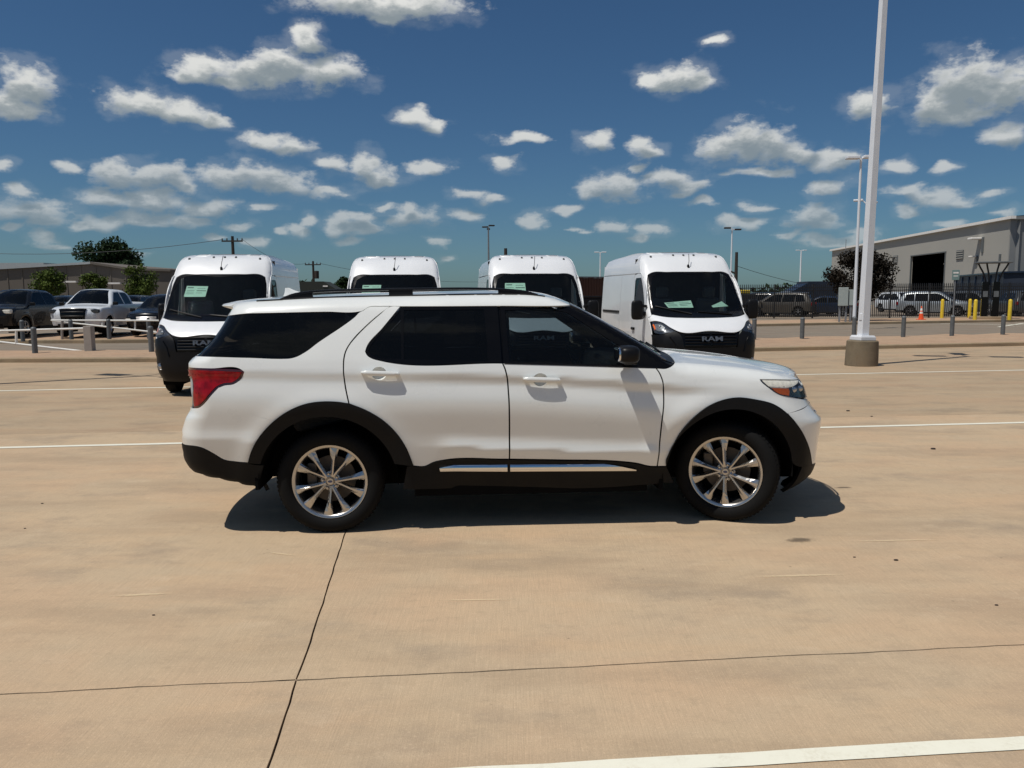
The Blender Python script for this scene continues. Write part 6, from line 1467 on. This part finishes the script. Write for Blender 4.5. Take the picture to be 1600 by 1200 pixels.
# ================================================================ small things at right
def cone():
    p = gnd(1439, 499.5, .13); root = empty('traffic_cone', p, 0, 'orange traffic cone with white bands before the silver SUV', 'traffic cone')
    mb = MB(); mb.box((0, 0, .02), (.42, .42, .04), bev=.01); mb.build('foot', 'orange', root)
    def seg(z0, z1, m, nm): 
        rr = lambda z: .155 - .125 * z / .80
        mb = MB(); mb.lathe([(rr(z0), z0 + .04), (rr(z1), z1 + .04)], 20, 'Z'); mb.build(nm, m, root)
    seg(0, .34, 'orange', 'shell'); seg(.34, .45, 'reflect_white', 'reflective_band'); seg(.45, .52, 'orange', 'shell'); seg(.52, .66, 'reflect_white', 'reflective_band'); seg(.66, .80, 'orange', 'shell')
cone()
yb = empty('yellow_bollard'); mb = MB(); mb.lathe([(0, 0), (.105, 0), (.105, 1.12), (.09, 1.19), (.05, 1.23), (0, 1.24)], 20, 'Z'); mb.build('post', 'yellow', yb)
for i, (px, py, lab) in enumerate(((1471.5, 497, 'yellow bollard between the silver SUV doors and its front wheel'), (1514.5, 496.5, 'yellow bollard furthest back, left of the charging canopy'), (1523, 500, 'yellow bollard standing forward, left of the charging canopy'), (1577, 500, 'yellow bollard at the right edge beyond the charging canopy'))):
    o = yb if i == 0 else copy_tree(yb); p = gnd(px, py, .13); o.location = p; tag(o, lab, 'bollard', 'yellow bollards round the charging canopy')
def charger():
    p = gnd(1547, 498.5, .13); root = empty('charging_station', p, R(-24), 'black charging station with a canopy on curved arms, at right', 'charging station')
    for x in (-.36, .22):
        mb = MB(); mb.box((x, 0, 1.15), (.36, .40, 2.3), bev=.03); cb_ = mb.build('cabinet', 'gloss_black', root)
        mb = MB(); mb.box((x, -.205, 1.55), (.26, .012, .36)); mb.build('display', 'post_grey', cb_)
    for x0, x1 in ((-.3, -.80), (-.15, -.35), (.12, .30), (.28, .80)):
        mb = MB(); pts = [(x0, 0, 2.1), (x0 + (x1 - x0) * .35, 0, 2.75), (x0 + (x1 - x0) * .8, 0, 3.2), (x1, 0, 3.42)]; mb.tube(smooth3(pts), .055, 6); mb.build('curved_arm', 'iron', root)
    mb = MB(); mb.box((0, .1, 3.48), (1.9, 1.4, .10), bev=.02); mb.build('canopy', 'post_grey', root)
    mb = MB(); mb.box((0, 0, .08), (2.2, 1.0, .16), bev=.02); mb.build('plinth', 'kerb', root)
def smooth3(pts):
    out = []
    P_ = [Vector(p) for p in pts]
    for i in range(len(P_) - 1):
        p0, p1, p2, p3 = P_[max(i-1, 0)], P_[i], P_[i+1], P_[min(i+2, len(P_)-1)]
        for t_ in np.linspace(0, 1, 5)[:-1]: out.append(.5 * ((2*p1) + (p2 - p0)*t_ + (2*p0 - 5*p1 + 4*p2 - p3)*t_*t_ + (3*p1 - p0 - 3*p2 + p3)*t_**3))
    return out + [P_[-1]]
charger()
p = gnd(1489, 499, .13); sg2 = empty('parking_sign', p, R(-10), 'small grey-green sign on a tall post, left of the charging canopy', 'sign')
mb = MB(); mb.tube([(0, 0, 0), (0, 0, 3.0)], .035, 6); mb.build('post', 'galv', sg2); mb = MB(); mb.box((0, -.05, 2.72), (.42, .02, .62), bev=.008); pl = mb.build('plate', 'sign_green', sg2)
mb = MB(); mb.box((0, -.063, 2.86), (.30, .006, .10)); mb.build('printed_band', 'reflect_white', pl); mb = MB(); mb.box((0, -.063, 2.66), (.26, .006, .05)); mb.build('printed_band', 'reflect_white', pl)
p = gnd(1316, 503, .13); cbn = empty('meter_cabinet', p, R(-15), 'grey-green meter cabinet on two legs left of the dark tree', 'cabinet')
mb = MB(); mb.box((0, 0, 1.45), (.50, .35, 1.05), bev=.02); mb.build('box', 'cabinet', cbn); mb = MB(); mb.box((.42, .06, 1.40), (.26, .3, .9), bev=.02); mb.build('side_box', 'cabinet', cbn)
for x in (-.17, .17, .42): mb = MB(); mb.box((x, 0, .5), (.10, .08, 1.0)); mb.build('leg', 'galv', cbn)
p = gnd(1331, 501, .13); bx = empty('concrete_marker', p, 0, 'short concrete marker between the meter cabinet and the dark tree', 'marker'); mb = MB(); mb.box((0, 0, .42), (.26, .26, .84), bev=.02); mb.build('post', 'pier', bx); mb = MB(); mb.box((0, 0, .87), (.30, .30, .06), bev=.01); mb.build('cap', 'pier', bx)
p = at(1161, 470, 56); ym = empty('yellow_machine', (p.x, p.y, .12), .3, 'dark machine with a yellow hood beside the mirror of the last van', 'machine')
mb = MB(); mb.box((0, 0, 1.0), (1.3, 1.2, 1.3), bev=.05); mb.build('chassis', 'iron', ym); mb = MB(); mb.box((-.1, 0, 1.80), (.85, .9, .28), bev=.08); mb.build('hood', 'yellow', ym)
for s_ in (-1, 1): mb = MB(); mb.lathe([(0, 0), (.35, 0), (.4, .05), (.4, .2), (0, .2)], 18, 'Y', (.3 * s_, -.75, .4)); mb.build('wheel', 'tyre', ym)
# a dark curtain-sided trailer and a small dark lorry behind the fence
a, b_ = at(1262, 440, 61), at(1312, 440, 61); tr = empty('trailer', (a.x, 61, .12), 0, 'dark navy covered trailer behind the fence, left of the dark tree', 'trailer')
mb = MB(); mb.box(((b_.x - a.x) / 2, 1.2, (a.z + .5) / 2), (b_.x - a.x, 2.4, a.z - .7), bev=.05); mb.build('cover', 'navy', tr)
mb = MB(); mb.add([(-1.9, .1, .8), (0, .1, .8), (0, .1, a.z - .25), (-1.0, .1, a.z - .8), (-1.9, .1, a.z - 1.1), (-1.9, 2.3, .8), (0, 2.3, .8), (0, 2.3, a.z - .25), (-1.0, 2.3, a.z - .8), (-1.9, 2.3, a.z - 1.1)], [(0,1,2,3,4),(9,8,7,6,5),(0,5,6,1),(2,7,8,3),(3,8,9,4),(4,9,5,0),(1,6,7,2)]); mb.build('front_cover', 'car_blue', tr)
for x in (.8, 1.9): mb = MB(); mb.lathe([(0, 0), (.38, 0), (.42, .05), (.42, .25), (0, .25)], 18, 'Y', (x, .05, .42)); mb.build('wheel', 'tyre', tr)
build_suv()
